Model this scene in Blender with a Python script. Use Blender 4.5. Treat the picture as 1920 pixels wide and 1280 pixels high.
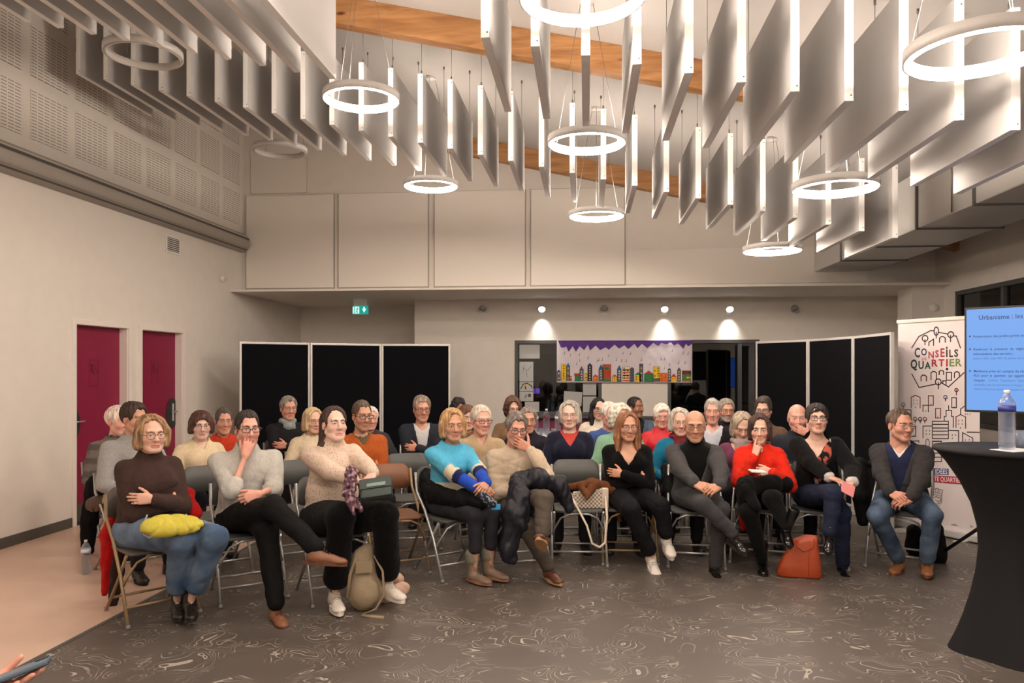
import bpy, bmesh, math, random
import numpy as np
from mathutils import Vector, Matrix

for o in list(bpy.data.objects):
    bpy.data.objects.remove(o, do_unlink=True)
SC = bpy.context.scene
COL = SC.collection
R = math.radians

# ------------------------------------------------------------------ camera
# room axes: X to the right, Y away along the left wall, Z up; the camera stands at the origin, 1.6 m up
FPX, HOR, CX, CH = 1430.0, 690.0, 960.0, 1.60
TH = math.atan(140.0 / FPX)
CS, SN = math.cos(TH), math.sin(TH)
cam_d = bpy.data.cameras.new('camera')
cam_d.sensor_width = 36.0
cam_d.lens = 36.0 * FPX / 1920.0
cam_d.shift_y = (HOR - 640.0) / 1920.0
cam_d.clip_start = 0.05
cam = bpy.data.objects.new('camera', cam_d)
cam.location = (0, 0, CH)
cam.rotation_euler = (R(90), 0, TH)
COL.objects.link(cam)
SC.camera = cam

# ------------------------------------------------------------------ world and exposure
w = bpy.data.worlds.new('night')
SC.world = w
w.use_nodes = True
w.node_tree.nodes['Background'].inputs[0].default_value = (0.03, 0.035, 0.05, 1)
w.node_tree.nodes['Background'].inputs[1].default_value = 0.3
SC.view_settings.view_transform = 'Standard'
SC.view_settings.look = 'None'
SC.view_settings.exposure = 0.85
SC.view_settings.gamma = 1.0
SC.view_settings.use_curve_mapping = False
RING_POWER = 80.0          # radiance of the lit ring lamps
RING_TINT = (1.0, 0.84, 0.70)


def P(u, v, d):
    """point of the room seen at picture position (u, v) at depth d along the view axis"""
    xc = (u - CX) / FPX * d
    return Vector((xc * CS - d * SN, xc * SN + d * CS, CH + (HOR - v) / FPX * d))


def PY(u, v, Y):
    xc = (u - CX) / FPX
    return P(u, v, Y / (xc * SN + CS))


def PX(u, v, X):
    xc = (u - CX) / FPX
    return P(u, v, X / (xc * CS - SN))


def FL(u, v):
    return P(u, v, CH * FPX / (v - HOR))


# ------------------------------------------------------------------ materials
MATS = {}


def mat(name, col=(0.8, 0.8, 0.8), rough=0.6, metal=0.0, bump=0.0, bscale=40.0, var=0.0, emit=None, estr=0.0,
        spec=0.5, trans=0.0, attr=False, vscale=6.0, stretch=None, alpha=1.0):
    if name in MATS:
        return MATS[name]
    m = bpy.data.materials.new(name)
    m.use_nodes = True
    nt = m.node_tree
    b = nt.nodes['Principled BSDF']
    b.inputs['Base Color'].default_value = (*col, 1)
    b.inputs['Roughness'].default_value = rough
    b.inputs['Metallic'].default_value = metal
    b.inputs['Specular IOR Level'].default_value = spec
    b.inputs['Transmission Weight'].default_value = trans
    b.inputs['Alpha'].default_value = alpha
    if emit:
        b.inputs['Emission Color'].default_value = (*emit, 1)
        b.inputs['Emission Strength'].default_value = estr
    tc = nt.nodes.new('ShaderNodeTexCoord')
    mp = nt.nodes.new('ShaderNodeMapping')
    nt.links.new(tc.outputs['Object'], mp.inputs[0])
    if stretch:
        mp.inputs['Scale'].default_value = stretch
    src = None
    if attr:
        at = nt.nodes.new('ShaderNodeAttribute')
        at.attribute_name = 'Col'
        src = at.outputs['Color']
        nt.links.new(src, b.inputs['Base Color'])
    if var > 0:
        n = nt.nodes.new('ShaderNodeTexNoise')
        n.inputs['Scale'].default_value = vscale
        n.inputs['Detail'].default_value = 4
        nt.links.new(mp.outputs[0], n.inputs['Vector'])
        mr = nt.nodes.new('ShaderNodeMapRange')
        mr.inputs[1].default_value = 0.3
        mr.inputs[2].default_value = 0.7
        mr.inputs[3].default_value = 1 - var
        mr.inputs[4].default_value = 1 + var
        nt.links.new(n.outputs['Fac'], mr.inputs[0])
        mx = nt.nodes.new('ShaderNodeMix')
        mx.data_type = 'RGBA'
        mx.blend_type = 'MULTIPLY'
        mx.inputs[0].default_value = 1
        if src:
            nt.links.new(src, mx.inputs[6])
        else:
            mx.inputs[6].default_value = (*col, 1)
        nt.links.new(mr.outputs[0], mx.inputs[7])
        nt.links.new(mx.outputs[2], b.inputs['Base Color'])
    if bump > 0:
        n = nt.nodes.new('ShaderNodeTexNoise')
        n.inputs['Scale'].default_value = bscale
        n.inputs['Detail'].default_value = 3
        nt.links.new(mp.outputs[0], n.inputs['Vector'])
        bp = nt.nodes.new('ShaderNodeBump')
        bp.inputs['Strength'].default_value = bump
        bp.inputs['Distance'].default_value = 0.01
        nt.links.new(n.outputs['Fac'], bp.inputs['Height'])
        nt.links.new(bp.outputs[0], b.inputs['Normal'])
    MATS[name] = m
    return m


def srgb(r, g, b):
    f = lambda c: ((c / 255 + 0.055) / 1.055) ** 2.4 if c > 10 else c / 255 / 12.92
    return (f(r), f(g), f(b))


mat('wall_paint', (0.76, 0.715, 0.655), 0.85, bump=0.03, bscale=180, var=0.02)
mat('wall_panel', (0.80, 0.755, 0.695), 0.8, bump=0.02, bscale=120)
mat('ceiling_paint', (0.50, 0.48, 0.46), 0.9, bump=0.03, bscale=90)
mat('baffle_white', (0.58, 0.57, 0.565), 0.75, bump=0.05, bscale=300)
mat('baffle_edge', (0.86, 0.85, 0.84), 0.5, spec=0.4)
mat('wire', (0.25, 0.24, 0.23), 0.4, 0.8)
mat('dark_screw', (0.05, 0.05, 0.05), 0.5)
mat('ring_white', (0.62, 0.60, 0.58), 0.5)
mat('ring_off', (0.55, 0.51, 0.47), 0.5)
mat('ring_lit', (1, 1, 1), 0.5, emit=RING_TINT, estr=RING_POWER)
mat('duct_metal', (0.60, 0.59, 0.575), 0.42, 0.25, bump=0.02, bscale=12)
mat('duct_seam', (0.16, 0.155, 0.15), 0.5, 0.5)
mat('rail_grey', (0.33, 0.31, 0.28), 0.55, 0.1)
mat('rail_light', (0.72, 0.68, 0.62), 0.4, 0.2)
mat('door_fuchsia', srgb(132, 16, 58), 0.55, bump=0.02, bscale=150)
mat('door_trim', (0.80, 0.75, 0.70), 0.6)
mat('black_plate', (0.02, 0.02, 0.022), 0.5)
mat('steel', (0.72, 0.72, 0.72), 0.28, 0.9)
mat('baseboard', (0.085, 0.075, 0.062), 0.6)
mat('felt_black', (0.0045, 0.0045, 0.0065), 0.95, bump=0.3, bscale=500, spec=0.1)
mat('frame_alu', (0.66, 0.65, 0.63), 0.4, 0.3)
mat('window_grey', (0.055, 0.055, 0.058), 0.5)
mat('paper', (0.78, 0.77, 0.74), 0.8, bump=0.04, bscale=30)
mat('paper_grey', (0.44, 0.45, 0.44), 0.8)
mat('ink', (0.02, 0.02, 0.02), 0.8)
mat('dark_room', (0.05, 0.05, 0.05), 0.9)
mat('table_white', (0.85, 0.84, 0.82), 0.5)
mat('fuchsia_paint', srgb(125, 30, 75), 0.6)
mat('violet_glow', (0.1, 0.02, 0.4), 0.5, emit=(0.30, 0.12, 1.0), estr=.5)
mat('white_plastic', (0.8, 0.78, 0.74), 0.5)
mat('grille_dark', (0.10, 0.095, 0.09), 0.7)

# glass of the hatch: a pane one can look through with a mirror-like surface
m = bpy.data.materials.new('pane_glass')
m.use_nodes = True
nt = m.node_tree
nt.nodes.clear()
out = nt.nodes.new('ShaderNodeOutputMaterial')
tr = nt.nodes.new('ShaderNodeBsdfTransparent')
gl = nt.nodes.new('ShaderNodeBsdfGlossy')
gl.inputs['Roughness'].default_value = 0.015
gl.inputs['Color'].default_value = (0.9, 0.92, 0.95, 1)
tr.inputs['Color'].default_value = (0.55, 0.57, 0.58, 1)
fr = nt.nodes.new('ShaderNodeFresnel')
fr.inputs[0].default_value = 1.62
ms = nt.nodes.new('ShaderNodeMixShader')
nt.links.new(fr.outputs[0], ms.inputs[0])
nt.links.new(tr.outputs[0], ms.inputs[1])
nt.links.new(gl.outputs[0], ms.inputs[2])
nt.links.new(ms.outputs[0], out.inputs[0])
MATS['pane_glass'] = m

# laminated wood of the roof beams: long grain with knots
m = mat('beam_wood', (0.42, 0.19, 0.06), 0.55)
nt = m.node_tree
b = nt.nodes['Principled BSDF']
tc = nt.nodes.new('ShaderNodeTexCoord')
mp = nt.nodes.new('ShaderNodeMapping')
mp.inputs['Scale'].default_value = (1.0, 9, 9)
nt.links.new(tc.outputs['Object'], mp.inputs[0])
n1 = nt.nodes.new('ShaderNodeTexNoise')
n1.inputs['Scale'].default_value = 2.2
n1.inputs['Detail'].default_value = 6
n1.inputs['Distortion'].default_value = 0.6
nt.links.new(mp.outputs[0], n1.inputs['Vector'])
cr = nt.nodes.new('ShaderNodeValToRGB')
cr.color_ramp.elements[0].position = 0.30
cr.color_ramp.elements[0].color = (*srgb(136, 90, 50), 1)
cr.color_ramp.elements[1].position = 0.68
cr.color_ramp.elements[1].color = (*srgb(176, 128, 80), 1)
nt.links.new(n1.outputs['Fac'], cr.inputs[0])
vo = nt.nodes.new('ShaderNodeTexVoronoi')
vo.inputs['Scale'].default_value = 1.0
mp2 = nt.nodes.new('ShaderNodeMapping')
mp2.inputs['Scale'].default_value = (2.2, 6, 6)
nt.links.new(tc.outputs['Object'], mp2.inputs[0])
nt.links.new(mp2.outputs[0], vo.inputs['Vector'])
kr = nt.nodes.new('ShaderNodeMapRange')
kr.inputs[1].default_value = 0.05
kr.inputs[2].default_value = 0.13
nt.links.new(vo.outputs['Distance'], kr.inputs[0])
mx = nt.nodes.new('ShaderNodeMix')
mx.data_type = 'RGBA'
mx.inputs[6].default_value = (*srgb(84, 44, 22), 1)
nt.links.new(kr.outputs[0], mx.inputs[0])
nt.links.new(cr.outputs[0], mx.inputs[7])
nt.links.new(mx.outputs[2], b.inputs['Base Color'])

# patterned floor covering: dark brown grey with pale contour lines like a relief map
m = mat('contour_carpet', (0.1, 0.085, 0.075), 0.55)
nt = m.node_tree
b = nt.nodes['Principled BSDF']
tc = nt.nodes.new('ShaderNodeTexCoord')


def _math(op, a, bv=None, c=None):
    n = nt.nodes.new('ShaderNodeMath')
    n.operation = op
    for i, x in enumerate((a, bv, c)):
        if x is None:
            continue
        if isinstance(x, (int, float)):
            n.inputs[i].default_value = x
        else:
            nt.links.new(x, n.inputs[i])
    return n.outputs[0]


def _noise(scale, detail, dist=0.0, off=0.0, stretch=(1, 1, 1)):
    mpn = nt.nodes.new('ShaderNodeMapping')
    mpn.inputs['Location'].default_value = (off, off * 0.7, 0)
    mpn.inputs['Scale'].default_value = stretch
    nt.links.new(tc.outputs['Object'], mpn.inputs[0])
    n = nt.nodes.new('ShaderNodeTexNoise')
    n.noise_dimensions = '2D'
    n.inputs['Scale'].default_value = scale
    n.inputs['Detail'].default_value = detail
    n.inputs['Distortion'].default_value = dist
    nt.links.new(mpn.outputs[0], n.inputs['Vector'])
    return n.outputs['Fac']


h1 = _noise(3.7, 1.8, 0.4, 3.1, (0.85, 1.05, 1))
cont = _math('ABSOLUTE', _math('SUBTRACT', _math('FRACT', _math('MULTIPLY', h1, 15.0)), 0.5))
line = _math('LESS_THAN', cont, 0.070)
# fade lines out by patches so that they break up into loops and runs of short strokes
msk = nt.nodes.new('ShaderNodeMapRange')
msk.inputs[1].default_value = 0.45
msk.inputs[2].default_value = 0.56
nt.links.new(_noise(4.0, 1.0, 0.0, 11.0), msk.inputs[0])
msk2 = nt.nodes.new('ShaderNodeMapRange')
msk2.inputs[1].default_value = 0.40
msk2.inputs[2].default_value = 0.60
msk2.inputs[3].default_value = 0.3
nt.links.new(_noise(9.0, 1.0, 0.0, 5.0), msk2.inputs[0])
hill = nt.nodes.new('ShaderNodeMapRange')
hill.inputs[1].default_value = 0.60
hill.inputs[2].default_value = 0.68
nt.links.new(h1, hill.inputs[0])
fac = _math('MULTIPLY', line, _math('MAXIMUM', _math('MULTIPLY', msk.outputs[0], msk2.outputs[0]), hill.outputs[0]))
base = nt.nodes.new('ShaderNodeMix')
base.data_type = 'RGBA'
base.inputs[6].default_value = (*srgb(78, 71, 66), 1)
base.inputs[7].default_value = (*srgb(102, 94, 88), 1)
nt.links.new(_noise(1.1, 5.0, 0.0, 20.0), base.inputs[0])
fin = nt.nodes.new('ShaderNodeMix')
fin.data_type = 'RGBA'
fin.inputs[7].default_value = (*srgb(192, 184, 172), 1)
nt.links.new(_math('MULTIPLY', fac, 0.78), fin.inputs[0])
nt.links.new(base.outputs[2], fin.inputs[6])
nt.links.new(fin.outputs[2], b.inputs['Base Color'])
b.inputs['Roughness'].default_value = 0.42
mat('lino_beige', srgb(220, 188, 168), 0.32, bump=0.015, bscale=60, var=0.05, vscale=3)

# slotted acoustic wood panels: fine dark slots in short runs
m = mat('slot_panel', (0.70, 0.655, 0.59), 0.8)
nt = m.node_tree
b = nt.nodes['Principled BSDF']
tc = nt.nodes.new('ShaderNodeTexCoord')
sp = nt.nodes.new('ShaderNodeSeparateXYZ')
nt.links.new(tc.outputs['Object'], sp.inputs[0])
row = _math('LESS_THAN', _math('FRACT', _math('MULTIPLY', sp.outputs[2], 1 / 0.030)), 0.34)
hole = _math('LESS_THAN', _math('FRACT', _math('MULTIPLY', sp.outputs[1], 1 / 0.085)), 0.84)
sl = _math('MULTIPLY', row, hole)
mx = nt.nodes.new('ShaderNodeMix')
mx.data_type = 'RGBA'
mx.inputs[6].default_value = (0.78, 0.735, 0.675, 1)
mx.inputs[7].default_value = (0.36, 0.325, 0.285, 1)
nt.links.new(sl, mx.inputs[0])
nt.links.new(mx.outputs[2], b.inputs['Base Color'])


# ------------------------------------------------------------------ mesh helpers
class MB:
    """collects shapes into one mesh"""

    def __init__(s):
        s.v, s.f, s.m, s.sm = [], [], [], []

    def add(s, vs, fs, mi=0, smooth=False):
        o = len(s.v)
        s.v += [tuple(x) for x in vs]
        s.f += [[o + i for i in f] for f in fs]
        s.m += [mi] * len(fs)
        s.sm += [smooth] * len(fs)
        return s

    def box(s, lo, hi, mi=0, M=None):
        x0, y0, z0 = lo
        x1, y1, z1 = hi
        vs = [Vector(p) for p in ((x0, y0, z0), (x1, y0, z0), (x1, y1, z0), (x0, y1, z0),
                                  (x0, y0, z1), (x1, y0, z1), (x1, y1, z1), (x0, y1, z1))]
        if M is not None:
            vs = [M @ p for p in vs]
        return s.add(vs, [[0, 3, 2, 1], [4, 5, 6, 7], [0, 1, 5, 4], [1, 2, 6, 5], [2, 3, 7, 6], [3, 0, 4, 7]], mi)

    def tube(s, pts, r, n=8, mi=0, closed=False, caps=True, flat=1.0):
        pts = [Vector(p) for p in pts]
        k = len(pts)
        rs = r if isinstance(r, (list, tuple)) else [r] * k
        vs = []
        up = None
        for i, p in enumerate(pts):
            if closed:
                t = pts[(i + 1) % k] - pts[i - 1]
            else:
                t = pts[min(i + 1, k - 1)] - pts[max(i - 1, 0)]
            t.normalize()
            if up is None:
                up = Vector((0, 0, 1)) if abs(t.z) < 0.9 else Vector((0, 1, 0))
            a = t.cross(up)
            if a.length < 1e-6:
                a = t.orthogonal()
            a.normalize()
            c = a.cross(t).normalized()
            up = c
            for j in range(n):
                q = 2 * math.pi * j / n
                vs.append(p + a * math.cos(q) * rs[i] + c * math.sin(q) * rs[i] * flat)
        fs = []
        for i in range(k if closed else k - 1):
            for j in range(n):
                a0, a1 = i * n + j, i * n + (j + 1) % n
                b0, b1 = ((i + 1) % k) * n + j, ((i + 1) % k) * n + (j + 1) % n
                fs.append([a0, a1, b1, b0])
        s.add(vs, fs, mi, True)
        if caps and not closed:
            o = len(s.v) - len(vs)
            s.f.append([o + j for j in reversed(range(n))])
            s.f.append([o + (k - 1) * n + j for j in range(n)])
            s.m += [mi, mi]
            s.sm += [False, False]
        return s

    def lathe(s, prof, n=24, mi=0, c=(0, 0, 0), smooth=True, closed=False):
        vs, fs = [], []
        k = len(prof)
        for (r, z) in prof:
            for j in range(n):
                q = 2 * math.pi * j / n
                vs.append((c[0] + r * math.cos(q), c[1] + r * math.sin(q), c[2] + z))
        for i in range(k if closed else k - 1):
            for j in range(n):
                a, a2 = i * n + j, i * n + (j + 1) % n
                i2 = (i + 1) % k
                fs.append([a, a2, i2 * n + (j + 1) % n, i2 * n + j])
        s.add(vs, fs, mi, smooth)
        if not closed:
            o = len(s.v) - len(vs)
            if prof[0][0] > 1e-5:
                s.f.append([o + j for j in reversed(range(n))]); s.m.append(mi); s.sm.append(False)
            if prof[-1][0] > 1e-5:
                s.f.append([o + (k - 1) * n + j for j in range(n)]); s.m.append(mi); s.sm.append(False)
        return s

    def prism(s, poly, ax, t0, t1, mi=0):
        """poly in the two other axes, thrust along ax from t0 to t1"""
        n = len(poly)

        def pt(q, t):
            a, c = q
            return {'x': (t, a, c), 'y': (a, t, c), 'z': (a, c, t)}[ax]
        vs = [pt(q, t0) for q in poly] + [pt(q, t1) for q in poly]
        fs = [list(range(n)), [2 * n - 1 - i for i in range(n)]]
        fs += [[i, n + i, n + (i + 1) % n, (i + 1) % n] for i in range(n)]
        return s.add(vs, fs, mi)

    def build(s, name, mats, parent=None, bevel=0.0, M=None, recalc=True):
        me = bpy.data.meshes.new(name)
        vs = s.v if M is None else [tuple(M @ Vector(p)) for p in s.v]
        me.from_pydata(vs, [], s.f)
        if isinstance(mats, str):
            mats = [mats]
        for x in mats:
            me.materials.append(MATS[x])
        me.polygons.foreach_set('material_index', s.m)
        me.polygons.foreach_set('use_smooth', s.sm)
        if recalc or bevel:
            bm = bmesh.new()
            bm.from_mesh(me)
            if recalc:
                bmesh.ops.recalc_face_normals(bm, faces=bm.faces)
            if bevel:
                es = [e for e in bm.edges if len(e.link_faces) == 2 and e.calc_face_angle(0) > 0.6]
                bmesh.ops.bevel(bm, geom=es, offset=bevel, segments=2, profile=0.6, affect='EDGES', clamp_overlap=True)
            bm.to_mesh(me)
            bm.free()
        return link(name, me, parent)


def link(name, me, parent=None):
    o = bpy.data.objects.new(name, me)
    COL.objects.link(o)
    if parent is not None:
        o.parent = parent
    return o


def thing(name, label, cat, loc=(0, 0, 0), rz=0.0, group=None):
    o = bpy.data.objects.new(name, None)
    o.empty_display_size = 0.1
    COL.objects.link(o)
    o.location = loc
    o.rotation_euler = (0, 0, rz)
    return tag(o, label, cat, group)


def tag(o, label, cat, group=None):
    o['label'] = label
    o['category'] = cat
    if group:
        o['group'] = group
    return o


def struct(o):
    o['kind'] = 'structure'
    return o


def copy_tree(o, parent=None):
    c = o.copy()
    COL.objects.link(c)
    if parent is not None:
        c.parent = parent
    for ch in list(o.children):
        copy_tree(ch, c)
    return c


def text_shape(s, size, bold=0.0, xs=1.0):
    """outline letters as a flat mesh in the x-z plane, lower left at the origin; returns verts, faces, width"""
    cu = bpy.data.curves.new('t', 'FONT')
    cu.body = s
    cu.size = size
    cu.offset = bold
    cu.resolution_u = 2
    ob = bpy.data.objects.new('t', cu)
    COL.objects.link(ob)
    dg = bpy.context.evaluated_depsgraph_get()
    me = bpy.data.meshes.new_from_object(ob.evaluated_get(dg))
    vs = [(v.co.x * xs, 0.0, v.co.y) for v in me.vertices]
    fs = [list(p.vertices) for p in me.polygons]
    bpy.data.objects.remove(ob, do_unlink=True)
    bpy.data.curves.remove(cu)
    bpy.data.meshes.remove(me)
    wd = max([v[0] for v in vs] + [0])
    return vs, fs, wd


class Print:
    """flat print in the x-z plane; layers rise towards -y by a fraction of a millimetre"""

    def __init__(s):
        s.mb = MB()
        s.layer = 0

    def poly(s, pts, mi, lift=None):
        y = -0.0006 * (s.layer if lift is None else lift)
        s.mb.add([(a, y, c) for a, c in pts], [list(range(len(pts)))], mi)
        return s

    def rect(s, x0, z0, x1, z1, mi):
        return s.poly([(x0, z0), (x1, z0), (x1, z1), (x0, z1)], mi)

    def line(s, pts, wd, mi, closed=False):
        if closed:
            pts = list(pts) + [pts[0]]
        y = -0.0006 * s.layer
        for (a, b2) in zip(pts[:-1], pts[1:]):
            dx, dz = b2[0] - a[0], b2[1] - a[1]
            L = math.hypot(dx, dz) or 1e-6
            tx, tz = dx / L * wd / 2, dz / L * wd / 2
            nx, nz = -tz, tx
            s.mb.add([(a[0] - tx + nx, y, a[1] - tz + nz), (a[0] - tx - nx, y, a[1] - tz - nz),
                      (b2[0] + tx - nx, y, b2[1] + tz - nz), (b2[0] + tx + nx, y, b2[1] + tz + nz)], [[0, 1, 2, 3]], mi)
        return s

    def circ(s, x, z, r, wd, mi, rz=None):
        rz = rz or r
        return s.line([(x + r * math.cos(q * math.pi / 7), z + rz * math.sin(q * math.pi / 7)) for q in range(14)], wd, mi, True)

    def text(s, t, x, z, size, mi, bold=0.0, fit=None, xs=1.0, centre=False):
        vs, fs, wd = text_shape(t, size, bold, xs)
        k = (fit / wd) if (fit and wd > 0) else 1.0
        y = -0.0006 * s.layer
        ox = x - (wd * k / 2 if centre else 0)
        s.mb.add([(ox + a * k, y, z + c) for a, _, c in vs], fs, mi)
        return s

# ================================================================== the room
XL, XR, YB, YU, YF = -5.16, 4.80, 12.30, 11.07, -3.6     # left, right, back, upper back wall, wall behind the camera
SLOPE = 0.22
ZC = lambda x: 4.43 - SLOPE * x
SOF = 2.71


def grid_wall(name, axis, pos, us, zs, holes, thick, m, uv3=None):
    """upright wall with rectangular openings, one connected mesh with thickness"""
    bm = bmesh.new()
    vv = {}
    for i, a in enumerate(us):
        for j, c in enumerate(zs):
            z = c(a) if callable(c) else c
            vv[i, j] = bm.verts.new((pos, a, z) if axis == 'x' else (a, pos, z))
    for i in range(len(us) - 1):
        for j in range(len(zs) - 1):
            if (i, j) not in holes:
                bm.faces.new((vv[i, j], vv[i + 1, j], vv[i + 1, j + 1], vv[i, j + 1]))
    bmesh.ops.delete(bm, geom=[v for v in bm.verts if not v.link_faces], context='VERTS')
    fs = list(bm.faces)
    ext = bmesh.ops.extrude_face_region(bm, geom=fs)
    d = Vector((thick, 0, 0)) if axis == 'x' else Vector((0, thick, 0))
    for e in ext['geom']:
        if isinstance(e, bmesh.types.BMVert):
            e.co += d
    bmesh.ops.recalc_face_normals(bm, faces=bm.faces)
    me = bpy.data.meshes.new(name)
    bm.to_mesh(me)
    bm.free()
    me.materials.append(MATS[m])
    return struct(link(name, me))


# floors: patterned covering and, along the left wall, plain beige lino
struct(MB().box((-3.02, YF, -0.06), (XR, 13.5, 0)).build('floor', 'contour_carpet'))
struct(MB().box((XL, YF, -0.06), (-3.02, 13.5, 0)).build('floor', 'lino_beige'))
struct(MB().box((-3.035, YF, 0.0), (-3.005, 10.6, 0.003)).build('trim_1', 'grille_dark'))

# ceiling: one slope falling to the right
struct(MB().prism([(XL - .2, ZC(XL - .2)), (XR + .2, ZC(XR + .2)), (XR + .2, ZC(XR + .2) + .12), (XL - .2, ZC(XL - .2) + .12)],
                  'y', YF - .1, YU + .15).build('ceiling', 'ceiling_paint'))

D1, D2 = (7.26, 8.15), (8.41, 9.32)
wl = grid_wall('wall_left', 'x', XL, [YF, D1[0], D1[1], D2[0], D2[1], 13.45], [0, 2.045, lambda a: 5.75 if a < 12 else 5.75],
               {(1, 0), (3, 0)}, -0.16, 'wall_paint')
grid_wall('wall_back', 'y', YU, [XL, XR], [SOF + .03, lambda a: ZC(a) + .02], set(), 0.12, 'wall_paint')
wx = [-2.81, -1.16, 0.24, 1.28, 2.70, XR]
wb = grid_wall('wall_back', 'y', YB, wx, [0, 0.84, 2.05, SOF], {(1, 1), (3, 1)}, 0.12, 'wall_paint')
struct(MB().box((-2.81, YB + .12, 0), (-2.69, 13.45, SOF)).build('wall_alcove', 'wall_paint'))
struct(MB().box((XL, 13.40, 0), (-2.69, 13.5, SOF)).build('wall_alcove', 'wall_paint'))
struct(MB().box((XL, 10.64, SOF), (XR, 13.5, SOF + .03)).build('soffit', 'wall_paint'))
WR = (-1.0, 1.45, 2.9, 4.35, 5.8, 7.25, 8.7, 10.47)
wr = grid_wall('wall_right', 'x', XR, [YF, 4.35, 10.47, YB + .1], [0, 0.87, 2.60, 4.2], {(1, 1)}, 0.16, 'wall_paint')
grid_wall('wall_front', 'y', YF, [XL, XR], [0, lambda a: ZC(a) + .02], set(), -0.12, 'wall_paint')
struct(MB().box((4.39, 10.82, 0), (XR, 11.3, SOF)).build('pillar', 'wall_paint'))

# baseboards
struct(MB().box((XL, YF, 0), (XL + .014, D1[0] - .06, 0.095)).build('baseboard_left', 'baseboard'))
struct(MB().box((XL, D1[1] + .06, 0), (XL + .014, D2[0] - .06, 0.095)).build('baseboard_left', 'baseboard'))
struct(MB().box((XL, D2[1] + .06, 0), (XL + .014, 13.4, 0.095)).build('baseboard_left', 'baseboard'))
struct(MB().box((-2.81, YB - .014, 0), (XR, YB, 0.095)).build('baseboard_back', 'baseboard'))
struct(MB().box((XR - .014, YF, 0), (XR, 10.8, 0.095)).build('baseboard_right', 'baseboard'))

# doors in the left wall
for i, (y0, y1) in enumerate((D1, D2)):
    e = bpy.data.objects.new('door_%d' % (i + 1), None)
    COL.objects.link(e)
    struct(e)
    MB().box((XL - .13, y0, 0.005), (XL - .09, y1, 2.045)).build('door_leaf', 'door_fuchsia', e, bevel=.003)
    MB().box((XL - .092, y0 + .01, 0.01), (XL - .086, y1 - .01, 0.19)).build('kick_plate', 'baseboard', e)
    fm = MB()
    for (a0, a1, z0, z1) in ((y0 - .055, y0, 0, 2.10), (y1, y1 + .055, 0, 2.10), (y0, y1, 2.045, 2.10)):
        MB().box((XL - .005, a0, z0), (XL + .022, a1, z1)).build('architrave', 'door_trim', e, bevel=.006)
    MB().box((XL - .155, y1 - .012, 0), (XL, y1, 2.045)).build('door_jamb', 'door_trim', e)
    MB().box((XL - .155, y0, 0), (XL, y0 + .012, 2.045)).build('door_jamb', 'door_trim', e)
    hy = y0 + .05 if i == 0 else y1 - .08
    side = 1 if i == 0 else -1
    # round black guard plate behind the lever
    q = MB()
    n = 20
    cy = hy
    pts = [(cy + .15 * math.cos(t), 1.03 + .19 * math.sin(t)) for t in [k * 2 * math.pi / n for k in range(n)]]
    pts = [(min(max(a, y0 + .014), y1 - .014), c) for a, c in pts]
    q.prism(pts, 'x', XL - .09, XL - .084)
    q.build('guard_plate', 'black_plate', e)
    hd = MB().box((XL - .084, hy - .02, 0.93), (XL - .076, hy + .02, 1.15)).build('handle_plate', 'steel', e, bevel=.003)
    MB().tube([(XL - .08, hy, 1.05), (XL - .025, hy, 1.05), (XL - .02, hy + side * .03, 1.05), (XL - .02, hy + side * .13, 1.05)],
              .009, 8).build('lever', 'steel', hd)
    # small engraved toilet sign: frame with two figures
    sy = (y0 + y1) / 2 - .02
    fr_ = Print()
    b_ = MB()
    for (a0, a1, z0, z1) in ((-.075, .075, .155, .16), (-.075, .075, -.12, -.115), (-.075, -.07, -.12, .16), (.07, .075, -.12, .16)):
        b_.box((XL - .0895, sy + a0, 1.53 + z0), (XL - .0885, sy + a1, 1.53 + z1))
    b_.box((XL - .0895, sy - .05, 1.53 + .02), (XL - .0885, sy - .02, 1.53 + .09))
    b_.lathe([(0.0, 0.0), (.016, .005), (.016, .02), (0, .025)], 10, c=(XL - .089, sy - .035, 1.625))
    b_.tube([(XL - .089, sy + .03 + .03 * math.cos(t), 1.56 + .03 * math.sin(t)) for t in [k * 2 * math.pi / 14 for k in range(14)]],
            .004, 5, closed=True)
    b_.box((XL - .0895, sy + .01, 1.59), (XL - .0885, sy + .018, 1.64))
    mat('door_sign', srgb(92, 12, 42), 0.5)
    b_.build('door_sign', 'door_sign', e)

# slotted acoustic panels high on the left wall, one plate each
for k in range(-4, 7):
    for (z0, z1) in ((3.74, 4.20), (4.33, 4.80), (4.93, 5.40)):
        y0 = 6.63 + .63 * k
        o = MB().box((0, -.26, (z0 - z1) / 2), (.012, .26, (z1 - z0) / 2)).build('acoustic_panel', 'slot_panel', wl)
        o.location = (XL, y0 + .26, (z0 + z1) / 2)

mat('joint_grey', (.40, .37, .33), .8)
# smooth cladding panels on the upper back wall
ub = [o for o in bpy.data.objects if o.name == 'wall_back'][0]
for (u0, u1) in ((462, 625), (635, 802), (815, 984), (996, 1171)):
    a, c = PY(u0, 540, YU - .03), PY(u1, 369, YU - .03)
    MB().box((a.x, YU - .04, 2.80), (c.x, YU, 4.19)).build('cladding_panel', 'wall_panel', ub, bevel=.004)
    MB().box((a.x - .014, YU - .026, 2.785), (c.x + .014, YU - .001, 4.196)).build('joint_strip', 'joint_grey', ub)
a, c = PY(470, 365, YU), PY(575, 272, YU)
MB().box((a.x - .006, YU - .006, 4.224), (c.x + .006, YU, 4.956)).build('joint_strip', 'joint_grey', ub)
MB().box((a.x, YU - .012, 4.23), (c.x, YU, 4.95)).build('hatch_panel', 'wall_panel', ub, bevel=.003)
MB().box((XR - 4.26, YU - .012, 2.80), (XR - .9, YU, 3.30)).build('cladding_panel', 'wall_panel', ub, bevel=.003)

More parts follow.
